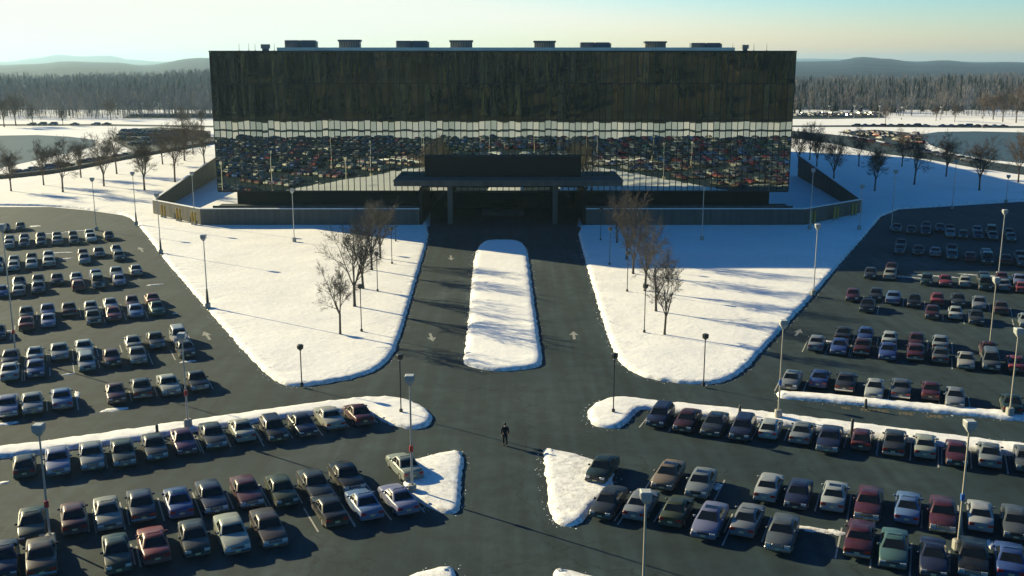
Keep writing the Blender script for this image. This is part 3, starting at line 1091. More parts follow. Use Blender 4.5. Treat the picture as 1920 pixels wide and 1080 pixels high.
NTH = ['first', 'second', 'third', 'fourth', 'fifth', 'sixth', 'seventh', 'eighth', 'ninth', 'tenth', 'eleventh', 'twelfth', 'thirteenth', 'fourteenth', 'fifteenth', 'sixteenth', 'seventeenth', 'eighteenth', 'nineteenth', 'twentieth']
lt = [(21, 358, 262), (82, 347, 255), (118, 360, 250), (152, 333, 247), (195, 349, 243), (219, 326, 232), (271, 356, 240), (305, 308, 225), (328, 341, 225), (346, 301, 212), (362, 289, 210), (384, 312, 225)]
for i, (x, y, t) in enumerate(lt):
    plant(BTREES, i, x, y, t, 12, '%s bare tree from the left on the sunlit snow left of the building' % NTH[i], 'trees on the left snow bank', wide=.95)
rt = [(1497, 314, 225), (1518, 300, 222), (1531, 316, 228), (1563, 342, 240), (1610, 312, 232), (1640, 358, 255), (1691, 312, 235), (1714, 346, 238), (1774, 331, 240), (1836, 357, 248), (1909, 342, 240), (1958, 352, 245)]
for i, (x, y, t) in enumerate(rt[:-1]):
    plant(BTREES, i + 1, x, y, t, 12, '%s bare tree from the left on the shaded snow right of the building' % NTH[i], 'trees on the right snow bank', wide=.95)
ft = [(8, 238, 170), (30, 236, 163), (62, 236, 190), (118, 235, 195), (208, 225, 180), (342, 250, 195), (378, 240, 195)]
for i, (x, y, t) in enumerate(ft):
    plant(BTREES, i, x, y, t, 12, '%s far brown bare tree from the left beyond the left pond' % NTH[i], 'far trees by the left pond', z=0)
fr = [(1842, 222, 170), (1862, 224, 165), (1880, 228, 160), (1905, 230, 155), (1925, 225, 160), (1660, 232, 195), (1755, 226, 190), (1790, 228, 188)]
fr.sort()
for i, (x, y, t) in enumerate(fr):
    plant(BTREES, i + 2, x, y, t, 12, '%s far brown bare tree from the left beyond the right road' % NTH[i], 'far trees by the right road', z=0)


# ---- woods: many thin-branched trees merged into one mass
def wood_template(rd, kind):
    vs, fs = [], []

    def tri(a, b, c):
        n = len(vs)
        vs.extend([a, b, c])
        fs.append((n, n + 1, n + 2))
    if kind == 'bare':
        tri((-.16, 0, 0), (.16, 0, 0), (0, 0, .7))
        tri((0, -.16, 0), (0, .16, 0), (0, 0, .7))
        for k in range(44):
            # short twigs on the shell of an oval crown
            a = rd.uniform(0, 6.28)
            h_ = rd.uniform(-1, 1)
            rr = math.sqrt(1 - h_ * h_) * rd.uniform(.35, 1.0)
            p = np.array((math.cos(a) * rr * 2.6, math.sin(a) * rr * 2.6, .60 + h_ * .30))
            a2 = a + rd.gauss(0, .7)
            q = p + np.array((math.cos(a2) * rd.uniform(.2, 1.3), math.sin(a2) * rd.uniform(.2, 1.3), rd.uniform(.05, .2)))
            p = p * np.array((.55, .55, .92))
            w = rd.uniform(.07, .16)
            s = np.array((-math.sin(a2) * w, math.cos(a2) * w, .0))
            if k % 2:
                s = np.array((math.cos(a2) * w, math.sin(a2) * w, .008))
            tri(tuple(p - s), tuple(p + s), tuple(q))
    else:
        for k in range(6):
            z0 = .06 + k * .15
            r = 2.9 * (1 - k / 6.6)
            n = 7
            ph = rd.uniform(0, 6)
            for i in range(n):
                a = ph + 6.283 * i / n + rd.uniform(-.2, .2)
                rr = r * rd.uniform(.6, 1.1)
                a2 = a + 6.283 / n * rd.uniform(.8, 1.2)
                tri((math.cos(a) * rr, math.sin(a) * rr, z0 + rd.uniform(-.03, .02)), (math.cos(a2) * rr * .8, math.sin(a2) * rr * .8, z0 + .03), (0, 0, z0 + .26))
    return np.array(vs, float), np.array(fs, int)


def woods(name, pts, hts, kind, cols, seed):
    rd = random.Random(seed)
    rg = np.random.default_rng(seed)
    T = [wood_template(rd, kind) for _ in range(6)]
    V, Fs, C = [], [], []
    base = 0
    for k, (x, y, z) in enumerate(pts):
        tv, tf = T[k % 6]
        a = rg.uniform(0, 6.28)
        h = hts[k]
        w = (h / 14.0) * rg.uniform(.75, 1.2)
        c, s = math.cos(a) * w, math.sin(a) * w
        v = np.empty_like(tv)
        v[:, 0] = tv[:, 0] * c - tv[:, 1] * s + x
        v[:, 1] = tv[:, 0] * s + tv[:, 1] * c + y
        v[:, 2] = tv[:, 2] * h + z
        V.append(v)
        Fs.append(tf + base)
        base += len(tv)
        cc = np.array(cols[rg.integers(len(cols))]) * rg.uniform(.7, 1.3)
        C.append(np.tile(np.append(cc, 1.0), (len(tv), 1)))
    V, Fs, C = np.vstack(V), np.vstack(Fs), np.vstack(C)
    me = bpy.data.meshes.new(name)
    me.vertices.add(len(V))
    me.vertices.foreach_set('co', V.ravel())
    me.loops.add(Fs.size)
    me.loops.foreach_set('vertex_index', Fs.ravel().astype(np.int32))
    me.polygons.add(len(Fs))
    me.polygons.foreach_set('loop_start', np.arange(0, Fs.size, 3, dtype=np.int32))
    me.polygons.foreach_set('loop_total', np.full(len(Fs), 3, dtype=np.int32))
    at = me.attributes.new('tint', 'FLOAT_COLOR', 'POINT')
    at.data.foreach_set('color', C.ravel())
    me.update(calc_edges=True)
    me.materials.append(TINT)
    o = link(bpy.data.objects.new(name, me))
    tag(o, kind='stuff')
    return o


def sector(x0, x1, d0, d1, n, rg):
    out = []
    for _ in range(n):
        px = rg.uniform(x0, x1)
        d = math.sqrt(rg.uniform(d0 * d0, d1 * d1))
        zt = H - (prof([(-700, 157), (150, 157), (300, 152), (397, 147), (700, 147), (1300, 155), (1500, 156), (1640, 156), (1760, 154), (1850, 150), (1920, 153), (2300, 157)], px) - YH) * 1450 * CT / F
        t = min(1, max(0, (d - 760) / 690))
        out.append(((px - CX) / F * d, d * CT, zt * t * t * (3 - 2 * t) - .3))
    return out


rg = np.random.default_rng(3)
bare_cols = [(.15, .155, .175), (.175, .165, .165), (.12, .135, .16), (.20, .17, .15)]  # paled and blued: distance haze put into the twig colours


def wood_h(pts, lo, hi):
    return [rg.uniform(lo, hi) * (1 + .38 * noise.noise(Vector((p[0] * .012, p[1] * .012, 1))) + .2 * noise.noise(Vector((p[0] * .05, p[1] * .05, 6)))) for p in pts]


pts = sector(-160, 430, 600, 1500, 4800, rg) + sector(-160, 430, 590, 680, 450, rg)
hts = wood_h(pts, 8, 16)
tag(woods('woods', pts, hts, 'bare', bare_cols, 5), 'grey bare winter woods beyond the far field left of the building', 'woods')
pts = sector(1460, 2080, 620, 1430, 4600, rg)
hts = wood_h(pts, 8, 15)
tag(woods('woods', pts, hts, 'bare', bare_cols, 6), 'grey bare winter woods beyond the far lot right of the building', 'woods')
pts = sector(1460, 2080, 660, 1200, 900, rg) + sector(-160, 430, 800, 1500, 500, rg)
hts = wood_h(pts, 7, 15)
ever = [(.022, .034, .03), (.03, .042, .034), (.018, .028, .028)]
tag(woods('evergreen_woods', pts, hts, 'ever', ever, 8), 'dark evergreen trees massed within the far bare woods', 'woods')

# wooded hill behind the viewpoint, seen only as a reflection in the facade
mb = MB()
xs = np.linspace(-520, 520, 60)
ysb = [-135, -150, -170, -200, -240, -290, -350, -450]
zsb = [-.06, 3, 9, 19, 30, 42, 52, 50]
vs = [(x, y + 6 * math.sin(x * .02), z * (1 + .1 * math.sin(x * .013)) - .0) for y, z in zip(ysb, zsb) for x in xs]
n = len(xs)
mb.add(vs, [(j * n + i + 1, j * n + i, (j + 1) * n + i, (j + 1) * n + i + 1) for j in range(len(ysb) - 1) for i in range(n - 1)])
tag(mb.obj('hill', mat('leaf_litter', (.02, .02, .013), .95, spec=.1, var=.4, scale=.05), smooth=60), kind='structure')
pts, evp = [], []
for _ in range(1700):
    x = rg.uniform(-420, 420)
    y = -rg.uniform(140, 300)
    z = np.interp(-y, [-q for q in ysb], zsb)
    (evp if noise.noise(Vector((x * .02, y * .03, 4))) > -.08 else pts).append((x, y, z - .5))
tag(woods('woods', pts, rg.uniform(11, 19, len(pts)), 'bare', [(.04, .032, .02), (.05, .04, .024), (.025, .028, .02)], 9), 'brown bare woods reflected in the upper glass of the office block', 'woods')
tag(woods('evergreen_woods', evp, rg.uniform(11, 20, len(evp)), 'ever', [(.008, .014, .011), (.013, .017, .011), (.007, .011, .010)], 10), 'dark evergreens reflected in the upper glass of the office block', 'woods')


# ------------------------------------------------------------------ lamp posts
def lamp_parts(hgt, r, kind):
    return None


def tall_lamp(x, y, xt, yt, label, style='grey', band=None, z=0.0, head=1.0):
    p = P(x, y, z)
    top = PD(xt, yt, p.y).z - z
    e = empty('lamp_post', p)
    tag(e, label, 'lamp post', 'tall lamp posts of the parking lots')
    pm = POLE_TAN if style == 'tan' else POLE
    MB().bevbox(-.3, .3, -.3, .3, -.05, .7, .08).obj('base', CONC_L, e, 30)
    if style == 'green':
        MB().tube([(0, 0, .7), (0, 0, 2.2), (0, 0, 2.6)], [.2, .13, .085], 8).obj('sleeve', POLE_D, e, 40)
    MB().tube([(0, 0, .6), (0, 0, top - .75)], [.085, .06], 8).obj('pole', pm, e, 40)
    s = .31 * head
    hb = MB()
    # shoe-box head: square box on a tapered collar
    vs = []
    for z0, w in ((top - .8, .10), (top - .45, s), (top - .05, s * 1.08), (top, s * .9)):
        vs += [(-w, -w, z0), (w, -w, z0), (w, w, z0), (-w, w, z0)]
    fs = [(3, 2, 1, 0), (12, 13, 14, 15)]
    for k in range(3):
        for i in range(4):
            j = (i + 1) % 4
            fs.append((k * 4 + i, k * 4 + j, k * 4 + 4 + j, k * 4 + 4 + i))
    hb.add(vs, fs)
    ho = hb.obj('lamp_head', HEADW, e)
    ln = MB()
    for a in range(4):
        c, sn_ = math.cos(a * math.pi / 2), math.sin(a * math.pi / 2)
        q = [(-s * .8, -s * 1.05 - .012, top - .40), (s * .8, -s * 1.05 - .012, top - .40), (s * .8, -s * 1.1 - .012, top - .1), (-s * .8, -s * 1.1 - .012, top - .1)]
        ln.add([(vx * c - vy * sn_, vx * sn_ + vy * c, vz) for vx, vy, vz in q], [(0, 1, 2, 3)])
    ln.obj('lens', LENS, ho)
    if band:
        yb, m = band
        zb = PD(x, yb, p.y).z - z
        MB().tube([(0, 0, zb - .22), (0, 0, zb + .22)], [.15, .15], 8).obj('band', m, e, 40)
    return e


tall_lamp(390, 578, 380, 440, 'tall lamp post with dark foot on the left lawn edge, nearest camera', 'green', z=.2)
tall_lamp(302, 476, 294, 362, 'tall lamp post with dark foot on the left lawn edge, second from camera', 'green', z=.2)
tall_lamp(256, 422, 252, 322, 'tall lamp post at the top corner of the left lot', 'green', z=.2)
tall_lamp(181, 432, 178, 333, 'tall lamp post on the far asphalt of the left lot')
tall_lamp(366, 421, 361, 322, 'tall lamp post at the left front corner of the retaining wall', z=.36)
tall_lamp(552, 453, 549, 354, 'tall lamp post on the lawn before the left retaining wall', z=.36)
tall_lamp(30, 668, 3, 420, 'tall pale lamp post at the left picture edge, red band near its foot', band=(622, REDB))
tall_lamp(353, 800, 342, 624, 'grey lamp post with red band on the left snow strip', band=(737, REDB), z=.3)
tall_lamp(773, 925, 778, 703, 'grey lamp post with red band behind the pale green car by left island', band=(841, REDB))
tall_lamp(95, 1020, 69, 795, 'grey lamp post with red band among the front left cars', band=(945, REDB))
tall_lamp(1525, 553, 1530, 420, 'tall lamp post on the right lawn edge at the shadow line', z=.2)
tall_lamp(1459, 782, 1467, 600, 'cream lamp post with blue band on the right snow strip end', 'tan', band=(717, BLUEB), z=.3)
tall_lamp(1893, 778, 1912, 615, 'cream lamp post at the right picture edge on upper snow strip', 'tan', z=.3)
tall_lamp(1795, 1030, 1818, 788, 'cream lamp post with blue band among the front right cars', 'tan', band=(932, BLUEB))
tall_lamp(1205, 1135, 1212, 920, 'pale lamp post rising from the bottom edge by the olive sedan', 'tan')
tall_lamp(1855, 655, 1867, 520, 'cream lamp post in the middle rows of the right lot', 'tan')
tall_lamp(1872, 518, 1881, 393, 'lamp post at the shadow edge inside the right lot')
tall_lamp(1671, 430, 1676, 318, 'lamp post in the shaded top left corner of the right lot')
tall_lamp(1518, 430, 1520, 316, 'shaded lamp post by the right front corner of the retaining wall', z=.36)
tall_lamp(1611, 430, 1614, 346, 'shaded lamp post beyond the right end of the retaining wall', z=.36)
tall_lamp(1316, 450, 1317, 350, 'shaded lamp post on the lawn before the right retaining wall', z=.36)
tall_lamp(1785, 392, 1788, 300, 'shaded lamp post at the back edge of the right lot')
tall_lamp(1886, 380, 1891, 328, 'dark lamp post at the sunlit snow by the right edge', z=.2)
for i, (x, y, t) in enumerate([(125, 216, 196), (219, 222, 194), (244, 220, 200), (268, 221, 193), (317, 221, 193)]):
    tall_lamp(x, y, x, t, '%s tiny far lamp post from the left beside the far left lot' % NTH[i], z=0, head=1.6)
for i, (x, y, t) in enumerate([(1554, 221, 198), (1601, 222, 198), (1648, 222, 198), (1690, 224, 200), (1763, 224, 200), (1842, 240, 215)]):
    tall_lamp(x, y, x, t, '%s tiny far lamp post from the left beside the far right lot' % NTH[i], z=0, head=1.6)


def path_lamp(x, y, yt, label, z=.36):
    p = P(x, y, z)
    top = PD(x, yt, p.y).z - z
    e = empty('path_lamp', p)
    tag(e, label, 'path lamp', 'short black path lamps on the snow')
    MB().tube([(0, 0, -.1), (0, 0, .25), (0, 0, .3)], [.16, .16, .07], 8).obj('base', POLE_D, e, 40)
    MB().tube([(0, 0, .25), (0, 0, top - .5)], [.06, .055], 6).obj('pole', POLE_D, e, 40)
    vs = []
    for z0, w in ((top - .55, .07), (top - .42, .24), (top - .06, .27), (top, .2)):
        vs += [(math.cos(a) * w * 1.25, math.sin(a) * w * 1.25, z0) for a in [R(22.5 + 45 * k) for k in range(8)]]
    fs = [tuple(range(7, -1, -1)), tuple(range(24, 32))]
    for k in range(3):
        for i in range(8):
            j = (i + 1) % 8
            fs.append((k * 8 + i, k * 8 + j, k * 8 + 8 + j, k * 8 + 8 + i))
    hd = MB().add(vs, fs).obj('lamp_head', POLE_D, e)
    MB().tube([(0, 0, top - .60), (0, 0, top - .551)], [.13, .13], 8).obj('lens', LENS, hd)


path_lamp(566, 722, 646, 'black path lamp on the tip of the left lawn', .25)
path_lamp(1319, 722, 626, 'black path lamp on the tip of the right lawn', .25)
path_lamp(752, 772, 664, 'black path lamp on the rounded end of the left snow strip', .33)
path_lamp(1150, 772, 662, 'black path lamp on the rounded end of the right snow strip', .33)
for x, y, t, w in ((678, 621, 533, 'left lawn row, nearest the camera'), (708, 546, 473, 'left lawn row, second from camera'), (735, 494, 426, 'left lawn row, third from camera'), (742, 452, 385, 'left lawn row, nearest the building'),
                   (1208, 623, 533, 'right lawn row, nearest the camera'), (1176, 546, 471, 'right lawn row, second from camera'), (1143, 496, 426, 'right lawn row, third from camera'), (1126, 450, 388, 'right lawn row, nearest the building')):
    path_lamp(x, y, t, 'black path lamp of the ' + w)

# dark bollards on the verges
for x, y, yt, lb in ((1597, 812, 785, 'dark bollard post on the right snow strip among the cars'), (1623, 762, 748, 'short dark post on the upper right snow strip'), (1387, 775, 760, 'short dark post behind the navy wagon on right snow strip'), (295, 812, 796, 'short dark post on the left snow strip')):
    p = P(x, y, .3)
    top = max(.7, PD(x, yt, p.y).z - .3)
    e = empty('bollard', p)
    tag(e, lb, 'bollard', 'dark bollards on the snow strips')
    MB().tube([(0, 0, -.2), (0, 0, top - .1), (0, 0, top)], [.13, .13, .08], 8).obj('post', POLE_D, e, 40)
    MB().tube([(0, 0, -.1), (0, 0, .12)], [.2, .17], 8).obj('collar', TRIM, e, 40)


# ------------------------------------------------------------------ cars
def lerp(a, b, t):
    return a + (b - a) * t


class CarKind:
    """mesh parts of one body style; nose along +Y, origin on the ground under the middle"""

    def __init__(s, name, L, W, hood, belt, deck, roof, a0, a1, a2, a3, rnd=.07, side=2, chrome=False, boxy=False, nose=.66):
        s.name, s.L, s.W = name, L, W
        wf, wr, rad = .86, L - .92, .315
        # side outline (distance from nose, height), clockwise from front bottom
        top = [(.05, .24), (.0, .36), (.0, .52), (.04, nose), (.16, hood - .035), (a0 * .6, hood + .03), (a0 + .1, belt - .005)]
        mid = [(lerp(a0, a3, .5), belt + .01), (a3 - .05, belt + .01)]
        if L - a3 > .35:
            rear = [(a3 + .12, deck + .01), (L - .14, deck - .015), (L - .02, deck - .09), (L, .56), (L, .38), (L - .06, .26)]
        else:
            rear = [(L - .03, belt - .1), (L, .56), (L, .38), (L - .06, .26)]
        bot = []
        for c in (wr, wf):
            for k in range(7):
                t = math.pi * k / 6
                bot.append((c + math.cos(t) * (rad + .05), max(.22, .30 + math.sin(t) * (rad + .05))))
            if c == wr:
                bot.append((lerp(wf, wr, .5), .21))
        out = top + mid + rear + bot
        n = len(out)
        hw = W / 2

        def sect(y, dn, ix):
            r = []
            for (l, z) in out:
                zz = z - dn if z > .6 else z
                ll = l
                if l < .3:
                    ll = l + ix
                if l > L - .3:
                    ll = l - ix
                t = abs(l / L - .5) * 2
                yy = y * (1 - .085 * t ** 4) * (1 - .05 * max(0, (z - .55)) / .5) * (.965 if z < .3 else 1)
                r.append((yy, L / 2 - ll, zz + (.018 * (1 - abs(y) / hw) if z > .6 else 0)))
            return r
        rings = [sect(-hw, .065 if not boxy else .035, .06), sect(-hw + .035, .028, .035), sect(-hw + .1, .0, .012), sect(0, -.012, -.02), sect(hw - .1, .0, .012), sect(hw - .035, .028, .035), sect(hw, .065 if not boxy else .035, .06)]
        mb = MB()
        vs = [p for r in rings for p in r]
        fs = []
        for k in range(len(rings) - 1):
            for i in range(n):
                j = (i + 1) % n
                fs.append((k * n + i, k * n + j, (k + 1) * n + j, (k + 1) * n + i))
        fs.append(tuple(range(n - 1, -1, -1)))
        m_ = (len(rings) - 1) * n
        fs.append(tuple(m_ + i for i in range(n)))
        mb.add(vs, fs)
        # greenhouse
        wb, wt = hw - .075, hw - (.27 if not boxy else .22)

        def ring(l0, l1, w, z, c):
            return [Vector((-w + c, L / 2 - l0, z)), Vector((w - c, L / 2 - l0, z)), Vector((w, L / 2 - l0 - c * 1.6, z)), Vector((w, L / 2 - l1 + c * 1.6, z)), Vector((w - c, L / 2 - l1, z)), Vector((-w + c, L / 2 - l1, z)), Vector((-w, L / 2 - l1 + c * 1.6, z)), Vector((-w, L / 2 - l0 - c * 1.6, z))]
        zb = belt - .03
        g = [ring(a0, a3, wb, zb, .05), ring(a1, a2, wt, roof - .075, .07), ring(a1 + .1, a2 - .1, wt - .07, roof - .012, .09), ring(a1 + .45, a2 - .45, wt - .28, roof, .09)]
        vs = [p for r in g for p in r]
        fs = []
        for k in range(3):
            for i in range(8):
                j = (i + 1) % 8
                fs.append((k * 8 + j, k * 8 + i, (k + 1) * 8 + i, (k + 1) * 8 + j))
        fs.append(tuple(24 + i for i in range(7, -1, -1)))
        mb.add(vs, fs)
        s.body = mb.mesh('body', PAINT, 38)

        def pane(q, u0, u1, v0, v1, off=.009, nm='window'):
            a, b, c, d = q            # bottom-left, bottom-right, top-right, top-left
            nn = (b - a).cross(d - a).normalized()

            def pt(u, v):
                return a.lerp(b, u).lerp(d.lerp(c, u), v)
            cs = [(u0, v0), (u1, v0), (u1, v1), (u0, v1)]
            vs = [pt(*c_) + nn * off for c_ in cs]
            vs2 = [pt(*c_) - nn * .02 for c_ in cs]
            return MB().add(vs + vs2, [(0, 1, 2, 3), (0, 4, 5, 1), (1, 5, 6, 2), (2, 6, 7, 3), (3, 7, 4, 0)]).mesh(nm, GLASS)
        b, t = g[0], g[1]
        s.windshield = pane((b[1], b[0], t[0], t[1]), .03, .97, .1, .95, nm='windshield')
        s.rear_window = pane((b[5], b[4], t[4], t[5]), .04, .96, .18 if L - a3 > .35 else .12, .94, nm='rear_window')
        s.sides = []
        cuts = {2: [(.06, .50), (.54, .95)], 3: [(.05, .36), (.39, .66), (.69, .96)], 1: [(.05, .66), (.70, .95)]}[side]
        for sd in (1, -1):
            q = (b[3], b[2], t[2], t[3]) if sd > 0 else (b[7], b[6], t[6], t[7])
            for (u0, u1) in cuts:
                if sd > 0:
                    u0, u1 = 1 - u1, 1 - u0
                s.sides.append(pane(q, u0, u1, .12, .93, nm='side_window'))
        s.parts = []

        def part(nm, mbx, m, col=False, sm=None, where=None):
            s.parts.append((nm, mbx.mesh(nm, m, sm), col))
        bw = hw * .93
        bm_ = CHROME if chrome else None
        for nm, y0, y1 in (('front_bumper', L / 2 - .14, L / 2 + .05), ('rear_bumper', -L / 2 - .05, -L / 2 + .14)):
            part(nm, MB().bevbox(-bw, bw, y0, y1, .33, .53, .035), bm_ or PAINT, True, 30)
        part('grille', MB().bevbox(-hw * .42, hw * .42, L / 2 - .06, L / 2 + .035, .545, nose - .005, .015), CHROME if chrome else TRIM, False)
        for sd in (-1, 1):
            a, c = sorted((sd * hw * .47, sd * hw * .88))
            part('headlight', MB().bevbox(a, c, L / 2 - .12, L / 2 + .012, .55, nose - .005, .02), HLAMP)
            a, c = sorted((sd * hw * .48, sd * hw * .89))
            zt0 = min(deck - .12, .82) if L - a3 > .35 else .84
            part('taillight', MB().bevbox(a, c, -L / 2 - .018, -L / 2 + .12, zt0 - .17, zt0, .02), TLAMP)
            a, c = sorted((sd * (hw - .06), sd * (hw + .14)))
            part('mirror', MB().bevbox(a, c, L / 2 - a0 - .42, L / 2 - a0 - .30, belt + .0, belt + .13, .03), PAINT, True)
            part('door_handle', MB().box(*sorted((sd * (hw - .03), sd * (hw + .014))), L / 2 - lerp(a0, a3, .46) - .16, L / 2 - lerp(a0, a3, .46), belt - .17, belt - .135), TRIM)
        part('licence_plate', MB().box(-.16, .16, -L / 2 - .058, -L / 2 - .03, .54, .66), PLATE)
        part('licence_plate', MB().box(-.16, .16, L / 2 + .03, L / 2 + .062, .38, .5), PLATE)
        s.sunroof = MB().bevbox(-.4, .4, L / 2 - a1 - .78, L / 2 - a1 - .3, roof - .03, roof + .012, .01).mesh('sunroof', GLASS)
        ty = MB()
        ty.tube([(-.10, 0, 0), (-.085, 0, 0), (.085, 0, 0), (.10, 0, 0)], [rad - .05, rad, rad, rad - .05], 16)
        s.tyre = ty.mesh('tyre', TYRE, 40)
        rm = MB()
        rm.tube([(-.112, 0, 0), (-.098, 0, 0), (.098, 0, 0), (.112, 0, 0)], [rad - .16, rad - .10, rad - .10, rad - .16], 10)
        s.rim = rm.mesh('rim', RIM, 40)
        s.whl = [(sd * (hw - .115), L / 2 - c, rad) for sd in (-1, 1) for c in (wf, wr)]
        # one-mesh version for cars a few pixels wide
        one = MB()
        mats = [PAINT, GLASS, TYRE]
        for me, mi in [(s.body, 0), (s.windshield, 1), (s.rear_window, 1)] + [(x, 1) for x in s.sides]:
            one.add([v.co for v in me.vertices], [tuple(p.vertices) for p in me.polygons], mi)
        for (x, y, z) in s.whl:
            k = MB()
            k.tube([(x - .1, y, z), (x + .1, y, z)], rad, 8)
            one.add(k.v, k.f, 2)
        s.one = one.mesh('car', mats, 38)
        s.one_src = one


KINDS = {
    's': CarKind('sedan', 4.65, 1.76, .80, .92, .94, 1.40, 1.28, 1.98, 3.02, 3.72),
    'd': CarKind('sedan', 4.42, 1.70, .84, .93, .97, 1.39, 1.20, 1.78, 2.98, 3.5, boxy=True, nose=.73),
    'b': CarKind('sedan', 4.95, 1.82, .86, .92, .92, 1.40, 1.50, 2.00, 3.18, 3.62, chrome=True, boxy=True, nose=.76),
    'c': CarKind('coupe', 4.45, 1.74, .78, .90, .93, 1.33, 1.30, 2.02, 2.75, 3.65, side=1),
    'h': CarKind('hatchback', 3.95, 1.68, .82, .93, .93, 1.40, 1.05, 1.68, 3.1, 3.80, boxy=True, nose=.72),
    'w': CarKind('station_wagon', 4.7, 1.76, .84, .93, .93, 1.44, 1.32, 1.88, 4.15, 4.55, side=3, boxy=True, nose=.74),
    'v': CarKind('minivan', 4.6, 1.84, .92, 1.02, 1.0, 1.72, .78, 1.55, 4.15, 4.48, side=3, nose=.76),
    'u': CarKind('off_roader', 4.5, 1.82, 1.0, 1.06, 1.0, 1.72, 1.35, 1.72, 4.15, 4.42, side=3, boxy=True, chrome=True, nose=.88),
}
WORD = {'s': 'sedan', 'b': 'boxy sedan', 'c': 'coupe', 'h': 'hatchback', 'w': 'station wagon', 'v': 'minivan', 'u': 'off-roader'}
COLS = {'white': (.56, .55, .51), 'cream': (.52, .48, .37), 'silver': (.30, .31, .32), 'grey': (.12, .13, .14), 'dark grey': (.045, .05, .055), 'black': (.012, .013, .015),
        'navy': (.018, .03, .09), 'blue': (.03, .09, .33), 'light blue': (.12, .24, .48), 'lavender': (.24, .25, .44), 'maroon': (.13, .016, .035), 'red': (.34, .022, .03),
        'dark red': (.085, .013, .017), 'pink red': (.38, .06, .10), 'green': (.02, .15, .08), 'dark green': (.014, .045, .035), 'olive': (.07, .085, .025), 'teal': (.08, .21, .19),
        'beige': (.36, .33, .26), 'tan': (.36, .23, .13), 'purple': (.15, .03, .13), 'brown': (.10, .06, .045), 'pale green': (.42, .46, .36)}
ncars = 0


def car(kind, col, pos, ang, label, group, lod, sunroof=False):
    global ncars
    ncars += 1
    if kind == 's' and random.random() < .5:
        kind = 'd'
    K = KINDS[kind]
    c = COLS[col]
    lum = .3 * c[0] + .55 * c[1] + .15 * c[2]
    c = [(v * .74 + lum * .26) * .54 * t for v, t in zip(c, (.86, .97, 1.06))]
    lv = random.uniform(.88, 1.12)
    c = (*[max(.004, v * lv * random.uniform(.975, 1.025)) for v in c], 1)
    if lod == 2:
        o = inst(K.name, K.one, None, pos, ang, c)
        return tag(o, label, 'car', group)
    e = empty(K.name, pos, ang)
    e.scale = (random.uniform(.97, 1.03), random.uniform(.96, 1.03), random.uniform(.96, 1.04))
    tag(e, label, 'car', group)
    inst('body', K.body, e, color=c)
    inst('windshield', K.windshield, e)
    inst('rear_window', K.rear_window, e)
    for m in K.sides:
        inst('side_window', m, e)
    for w in K.whl:
        t = inst('wheel', K.tyre, e, w)
        if lod == 0:
            inst('rim', K.rim, t)
    for nm, m, useC in K.parts:
        if lod == 0 or nm in ('headlight', 'taillight', 'front_bumper', 'rear_bumper'):
            inst(nm, m, e, color=c)
    if sunroof and lod == 0:
        inst('sunroof', K.sunroof, e)
    return e


AL, AR = R(24.5), R(-22)
LU, LV = Vector((math.cos(AL), math.sin(AL), 0)), Vector((-math.sin(AL), math.cos(AL), 0))
RU, RV = Vector((math.cos(AR), math.sin(AR), 0)), Vector((-math.sin(AR), math.cos(AR), 0))


def row(side, rowname, spec, group, lod=None, deep=0.0):
    """spec: 'x y colour kind end' for the near end of each car, ; between; deep = metres away from the camera along the stall"""
    V = LV if side == 'L' else RV
    items = []
    for it in spec.split(';'):
        a = it.split()
        if not a:
            continue
        items.append((float(a[0]), float(a[1]), ' '.join(a[2:-2]), a[-2], a[-1]))
    items.sort()
    for i, (x, y, col, k, end) in enumerate(items):
        roofless = k.endswith('+')
        k = k[0]
        p = P(x, y)
        if deep:
            p = p + V * deep
        K = KINDS[k]
        c = p + V * (K.L / 2 + random.uniform(-.08, .08))
        d = -V if end == 'n' else V
        ang = math.atan2(-d.x, d.y) + random.gauss(0, .012)
        lv = lod if lod is not None else (0 if y > 640 else 1)
        label = '%s %s, %s from left in %s' % (col, WORD[k], NTH[i], rowname)
        car(k, col, (c.x, c.y, 0.0), ang, label, group, lv, roofless)
        ROWPTS.append((p, V, side, y))


ROWPTS = []
GL, GR = 'cars parked in the left lot', 'cars parked in the right lot'
row('L', "left lot's topmost row", '10 436 dark grey s n;39 434 dark grey s n', GL)
row('L', "left lot's second row, near side", '17 468 white s t;46 466 navy s n;78 463 dark grey s n;109 461 silver b t;140 460 black s n;172 456 white b n;206 452 black s n', GL)
row('L', "left lot's second row, far side", '17 468 silver s n;46 466 blue s t;78 463 navy s n;109 461 grey s t;140 460 dark grey h n;172 456 white s n', GL, deep=5.3)
row('L', "left lot's third row, near side", '-6 515 silver s n;26 511 white s t;60 506 white s n;93 502 cream b t;160 497 silver s n;225 491 black s n', GL)
row('L', "left lot's third row, far side", '-6 515 navy s n;26 511 silver s t;60 506 dark red s n;93 502 white s n;160 497 dark red s t;191 495 navy b n;225 490 silver s n', GL, deep=5.3)
row('L', "left lot's fourth row, near side", '4 560 blue s n;36 558 silver s t;73 553 navy s n;148 548 red h t;186 543 dark grey u n;226 538 lavender s n', GL)
row('L', "left lot's fourth row, far side", '36 558 dark grey s n;73 553 dark grey s n;110 550 dark red s n;148 548 white s t;186 543 blue s n;226 537 silver b n;264 532 white s t', GL, deep=5.3)
row('L', "left lot's fifth row, near side", '-4 640 navy s n;50 623 red s t;92 617 lavender s n;177 611 black b n;216 604 red s n;258 599 light blue s n;298 594 green s n', GL)
row('L', "left lot's fifth row, far side", '50 623 dark grey s n;92 617 blue s n;134 614 dark red b t;177 610 silver s t;216 604 white s n;258 599 maroon s n;298 593 pink red s t', GL, deep=5.3)
row('L', "left lot's sixth row, near side", '19 718 white s t;68 712 blue s n;165 699 silver w n;213 691 maroon s n;262 686 grey b n;353 674 dark grey s n', GL)
